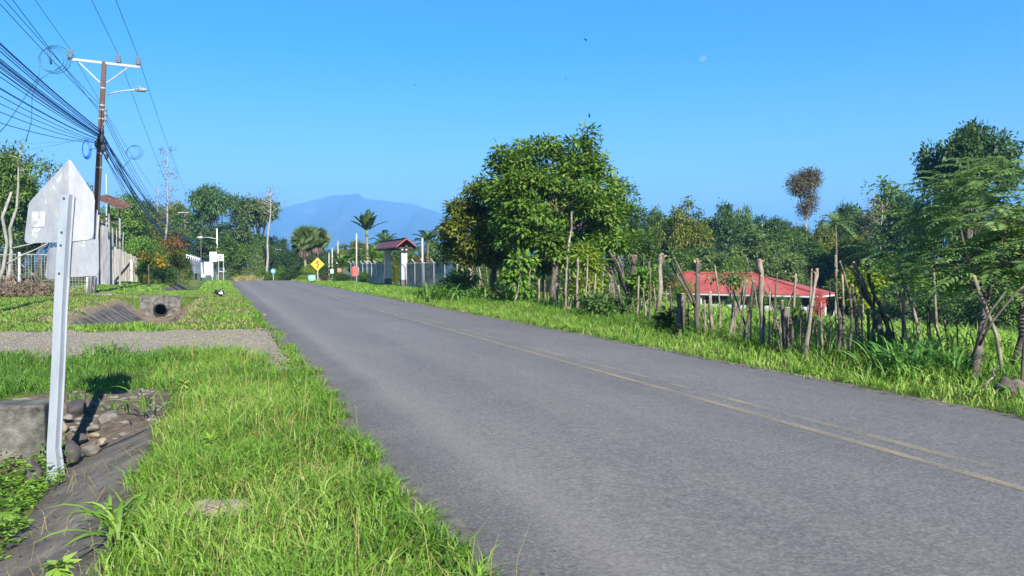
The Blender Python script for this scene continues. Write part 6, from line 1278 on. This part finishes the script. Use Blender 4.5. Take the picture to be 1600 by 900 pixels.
q = scatter(16000, -9, 1.3, 11, 23.5, 71); wx, wy = wobble(q[:, 0], q[:, 1]); q = q[in_poly(wx, wy, DRV) & (patch(q[:, 0], q[:, 1], 1.4, 2) * patch(q[:, 0], q[:, 1], 3.1, 6) > .27)]; n = len(q); grass_obj('weeds', 'thin weeds growing through the gravel driveway', q, .03 + .06 * g.random(n), .006 + .006 * g.random(n), .3 + .7 * g.random(n), MAT['grass_dry'], 23, 1.2, 'weeds')
# ditch floor litter
p = scatter(5200, -3.4, -1.0, 25, 41.6, 45); n = len(p); grass_obj('leaf_litter', 'dry leaf litter on the floor of the culvert ditch', p, .02 + .05 * g.random(n), .03 + .03 * g.random(n), g.random(n), MAT['litter'], 6, 1.6, 'litter')
# D left verge far
p = scatter(22000, -9, 1.3, 50, 100, 46); k = (lat(p[:, 0], p[:, 1]) < 1.25) & ~((np.abs(p[:, 0] + 2.5) < 1.2) & (p[:, 1] > 55)); p = p[k]; n = len(p)
grass_obj('grass', 'lawn strip along the far left verge', p, .06 + .10 * g.random(n), .03 + .03 * g.random(n), np.clip(.25 + .7 * g.random(n), 0, 1), MAT['grass'], 7, .9)
# E right verge
p = scatter(80000, 7.55, 14, 2.5, 44, 47, 1.3); r_ = p[:, 0] - edgeR(p[:, 1]); k = (r_ > -.1 * g.random(len(p)) + .02) & (p[:, 0] < FENCE_X(p[:, 1]) + 1.6); p = p[k]; n = len(p); r_ = r_[k]
h = (.08 + .07 * patch(p[:, 0], p[:, 1], 1.2) + .11 * g.random(n)) * np.clip(.45 + r_ * .8, .45, 1.5)
dd = g.random(n) < .07 + .2 * patch(p[:, 0], p[:, 1], 1.3, 7) ** 2; q = p[dd]; nq_ = len(q)
grass_obj('dry_grass', 'dry straw blades mixed into the right verge', q, h[dd] * (.5 + .7 * g.random(nq_)), .007 + .006 * g.random(nq_), .3 + .7 * g.random(nq_), MAT['grass_dry'], 22, 1.2); p = p[~dd]; h = h[~dd] * (.7 + .7 * patch(p[~dd, 0] if False else p[:, 0], p[:, 1], 2.6, 8)); r_ = r_[~dd]; n = len(p)
grass_obj('grass', 'lush bright grass on the right verge before the live fence', p, h, .009 + .009 * g.random(n), np.clip(.25 + .6 * g.random(n) + .4 * (patch(p[:, 0], p[:, 1], 1.7, 3) - .5) - .2 * sstep(.8, 1.8, r_), 0, 1), MAT['grass'], 8, .8)
p = scatter(26000, 7.7, 13.5, 42, 96, 48); u = lat(p[:, 0], p[:, 1]); k = (u > 7.9); p = p[k]; n = len(p)
grass_obj('grass', 'grass along the far right verge before the gateway', p, .10 + .16 * g.random(n), .025 + .02 * g.random(n), np.clip(.25 + .6 * g.random(n), 0, 1), MAT['grass'], 9, .8)
# F field beyond the fence
p = scatter(90000, 9.5, 46, 1, 62, 49); k = (p[:, 0] > FENCE_X(p[:, 1]) + .9) & (p[:, 1] > p[:, 0] * .42 - 4) & (p[:, 0] < 41.5); p = p[k]; n = len(p)
dk = patch(p[:, 0], p[:, 1], .35)
grass_obj('grass', 'tall light-green pasture grass beyond the live fence', p, .25 + .35 * g.random(n) + .2 * dk, .018 + .014 * g.random(n) + .0006 * p[:, 0], np.clip(.35 + .55 * g.random(n) + .25 * (dk - .5), 0, 1), MAT['grass'], 10, .8)
# taller weeds along the fence line
p = scatter(9000, 9.0, 13.5, 6, 40, 50); k = np.abs(p[:, 0] - FENCE_X(p[:, 1]) - .25) < .55; p = p[k]; n = len(p)
grass_obj('weeds', 'taller dull weeds round the feet of the stakes', p, .2 + .35 * g.random(n), .012 + .012 * g.random(n), .5 * g.random(n), MAT['grass_dark'], 11, .8, 'weeds')
# G dry bank at the road end
p = np.stack([ground(px, Z)[:2] for px, Z in zip(g.uniform(368, 412, 2600), g.uniform(98, 112, 2600))]); n = len(p)
grass_obj('dry_grass', 'tan dry grass bank at the end of the road', p, .5 + .9 * g.random(n), .05 + .04 * g.random(n), .4 + .6 * g.random(n), MAT['grass_dry'], 12, .7)

# strap-leaved tufts (each one plant)
def strap_tuft(label, c, n, L, W, seed, mat='strap', spread=.2, name='grass_tuft', grp='broad-leaved grass tufts', seg=6, er=(.75, 1.5), bend=.7):
    g = np.random.default_rng(seed); V = []; Q = []; T = []; c = np.array(c, float)
    for k in range(n):
        a = g.random() * 6.28; el = er[0] + (er[1] - er[0]) * g.random(); ln = L * (.55 + .6 * g.random()); d = np.array([math.cos(a), math.sin(a), 0]); b_ = np.array([*(g.normal(size=2) * spread), 0]); s = np.array([-d[1], d[0], 0]); wd = W * (.7 + .6 * g.random()); t = np.linspace(0, 1, seg)
        pts = b_ + d * (ln * (t * math.cos(el) + .35 * bend * t ** 2.2))[:, None] + np.array([0, 0, 1.]) * (ln * (t * math.sin(el) - bend * .65 * t ** 2.6))[:, None]
        w_ = wd * np.array([.55, .9, 1, .85, .55, .05])[:, None] / 2; tw = s + np.array([0, 0, .3]) * g.normal(); base = sum(len(x) for x in V)
        V.append(np.stack([pts - tw * w_, pts + [0, 0, -.25] * w_, pts + tw * w_], 1).reshape(-1, 3))
        for i in range(seg - 1):
            for j in (0, 1): Q.append((base + 3 * i + j, base + 3 * i + j + 1, base + 3 * i + j + 4, base + 3 * i + j + 3))
        T.append(np.full(3 * seg, .35 * g.random() + .65 * g.random()))
    o = link(name, np_mesh(name, np.concatenate(V), np.array(Q), None, np.concatenate(T), True), MAT[mat], None, c); tag(o, label, 'grass tuft', grp); return o
def gz(px, py): q = G(px, py, 0.); return (q[0], q[1], float(H(q[0], q[1])))
strap_tuft('big tuft of broad strap leaves at the foot of the right stakes', gz(1415, 590), 130, .85, .030, 1, spread=.22, er=(1.0, 1.5), bend=.55)
strap_tuft('broad strap-leaf tuft just right of the big one', gz(1478, 596), 90, .8, .030, 2, spread=.2, er=(.95, 1.5), bend=.6)
strap_tuft('tall blue-green grass tuft at the right end of the chain-link fence', gz(690, 472), 130, 1.5, .07, 3, spread=.6, mat='grass_dark')
strap_tuft('tall grass tuft beside the left stakes', gz(742, 474), 80, 1.1, .06, 4, spread=.45, mat='strap')
strap_tuft('upright pale grass tuft under the fruit tree', gz(778, 474), 50, .9, .05, 5, spread=.35, mat='strap')
strap_tuft('coarse broad-bladed grass plant in the near foreground', (G(185, 838, -.05)), 34, .46, .024, 6, 'grass', .05, er=(.5, 1.45))
strap_tuft('second coarse grass plant left of the pale flat stone', (G(235, 800, 0.)), 22, .34, .018, 7, 'grass', .06, er=(.6, 1.4))
strap_tuft('arching grass tuft behind the rubble bank', (G(235, 640, .0)), 26, .5, .016, 8, 'grass', .08, er=(.6, 1.4))
strap_tuft('small tuft growing out of the rubble bank', (G(180, 640, -.1)), 40, .22, .008, 9, 'grass_dark', .05, er=(.4, 1.4))
strap_tuft('bushy dark grass tuft at the driveway edge', (G(170, 556, .0)), 160, .42, .014, 10, 'grass_dark', .22, er=(.8, 1.5))
strap_tuft('grass tuft on the road edge beside the driveway', (G(455, 572, .0)), 120, .22, .010, 11, 'grass', .11, er=(.5, 1.4))
strap_tuft('spiky grass tuft at the road edge in the foreground', (G(640, 832, .0)), 90, .24, .007, 12, 'grass', .06, er=(.4, 1.3))
# creeping leafy ground cover in the near ditch
n = 5200; p = np.stack([-4.2 + 2.85 * g.random(n), 4.5 + 4.9 * g.random(n)], 1); k = (p[:, 0] < -1.40 + .15 * np.sin(p[:, 1] * 4)) ; p = p[k]; n = len(p)
pos = np.stack([p[:, 0], p[:, 1], H(p[:, 0], p[:, 1]) + .02 + .13 * g.random(n) ** 1.5 * (1 + patch(p[:, 0], p[:, 1], 2.5))], 1); ax = g.normal(size=(n, 3)); ax[:, 2] = .1 * g.normal(size=n)
no_ = g.normal(size=(n, 3)) * .45; no_[:, 2] += 1
A_ = leaf_arrays(np.repeat(pos, 3, 0) + g.normal(size=(3 * n, 3)) * .012, np.repeat(ax, 3, 0) + g.normal(size=(3 * n, 3)) * .9 * np.array([1, 1, .2]), np.repeat(no_, 3, 0), .045 + .03 * g.random(3 * n), .024, np.clip(.2 + .6 * np.repeat(g.random(n), 3), 0, 1))
o = leaf_obj('ground_cover', A_, MAT['grass']); tag(o, 'creeping small-leaved ground cover in the near ditch', 'ground cover', kind='stuff')
# dead stems and leaf scraps lying on the concrete lining
n = 260; p = np.stack([-1.45 + .8 * g.random(n), 3 + 6 * g.random(n)], 1); pos = np.stack([p[:, 0], p[:, 1], H(p[:, 0], p[:, 1]) + .045], 1); ax = g.normal(size=(n, 3)); ax[:, 2] *= .08
o = leaf_obj('leaf_litter', leaf_arrays(pos, ax, np.tile([0, 0, 1.], (n, 1)) + .1 * g.normal(size=(n, 3)), .04 + .08 * g.random(n), .012, g.random(n)), MAT['litter']); tag(o, 'scattered dead stems on the concrete ditch lining', 'litter', kind='stuff')
n = 170; p = np.stack([-1.3 + .75 * g.random(n), 3.6 + 4.6 * g.random(n)], 1)
grass_obj('grass_stalks', 'sparse pale stalks leaning over the concrete lining', p, .12 + .22 * g.random(n), np.full(n, .003), .5 + .5 * g.random(n), MAT['grass_dry'], 31, 1.3)
# leafy weeds in the foreground verge
for k, (px, py, lb) in enumerate(((395, 705, 'light-green broadleaf weed in the middle of the near verge'), (415, 620, 'small weed near the driveway end of the verge'), (330, 690, 'broadleaf weed left of the middle of the near verge'), (285, 600, 'broadleaf weed by the sign shadow'), (90, 885, 'weed at the bottom left corner by the concrete'))):
    c = G(px, py, .12); n = 26; gg = np.random.default_rng(k); pos = gg.normal(size=(n, 3)) * [.05, .05, .035]; ax = pos * 12 + gg.normal(size=(n, 3)) * .3; pos = pos * .12; no_ = gg.normal(size=(n, 3)) * .3 + [0, 0, 1]
    o = leaf_obj('weed', leaf_arrays(pos, ax, no_, .10, .04, .6 + .4 * gg.random(n)), MAT['grass']); o.location = tuple(c); tag(o, lb, 'weed', 'broadleaf weeds on the near verge')

# ================================================================ SKY THINGS
def bird(label, px, py, Z, span, rz, tilt):
    b_ = at(px, py, Z); mb = MB(); L_ = span * .42
    mb.tube([(0, -L_ * .5, 0), (0, -L_ * .3, 0), (0, .0, .0), (0, L_ * .35, 0), (0, L_ * .5, .01)], [.01 * span, .06 * span, .085 * span, .055 * span, .015 * span], 8)
    o = mb.mesh('bird', True); root = link('bird', o, flat('bird_black', (.012, .012, .014), .8), None, b_); root.rotation_euler = (tilt, 0, rz); tag(root, label, 'bird', 'birds in the sky')
    for s in (-1, 1): MB().add([(0, .10 * span, .02 * span), (s * .28 * span, .12 * span, .08 * span), (s * .5 * span, -.02 * span, .03 * span), (s * .27 * span, -.09 * span, .07 * span), (0, -.10 * span, .02 * span), (0, .10 * span, .0), (0, -.10 * span, 0)], [(0, 1, 3, 4), (1, 2, 3), (5, 6, 3, 1)]).build('wing', flat('bird_black', (.012, .012, .014), .8), root)
bird('black soaring bird, the largest of the three in the sky', 915, 62, 75, .85, R_(35), .9)
bird('small dark bird below the largest one', 884, 123, 120, .55, R_(80), .3)
bird('small dark bird left of the others, above the mountain', 648, 133, 120, .55, R_(100), .3)
m, nt, b, out = new_mat('moon_pale'); b.inputs['Base Color'].default_value = (.62, .62, .6, 1); b.inputs['Roughness'].default_value = 1
tr = N(nt, 'ShaderNodeBsdfTransparent'); mx = N(nt, 'ShaderNodeMixShader'); mx.inputs[0].default_value = .07; nt.links.new(tr.outputs[0], mx.inputs[1]); nt.links.new(b.outputs[0], mx.inputs[2]); nt.links.new(mx.outputs[0], out.inputs[0])
bm = bmesh.new(); bmesh.ops.create_uvsphere(bm, u_segments=24, v_segments=16, radius=6.2 / FPX * 9000)
bmesh.ops.bisect_plane(bm, geom=bm.verts[:] + bm.edges[:] + bm.faces[:], plane_co=(0, 0, -9), plane_no=(.1, 0, 1), clear_inner=True)
me = bpy.data.meshes.new('moon'); bm.to_mesh(me); bm.free(); o = link('moon', me, m, None, at(1098, 93, 9000)); tag(o, 'pale half moon in the blue sky', 'moon')
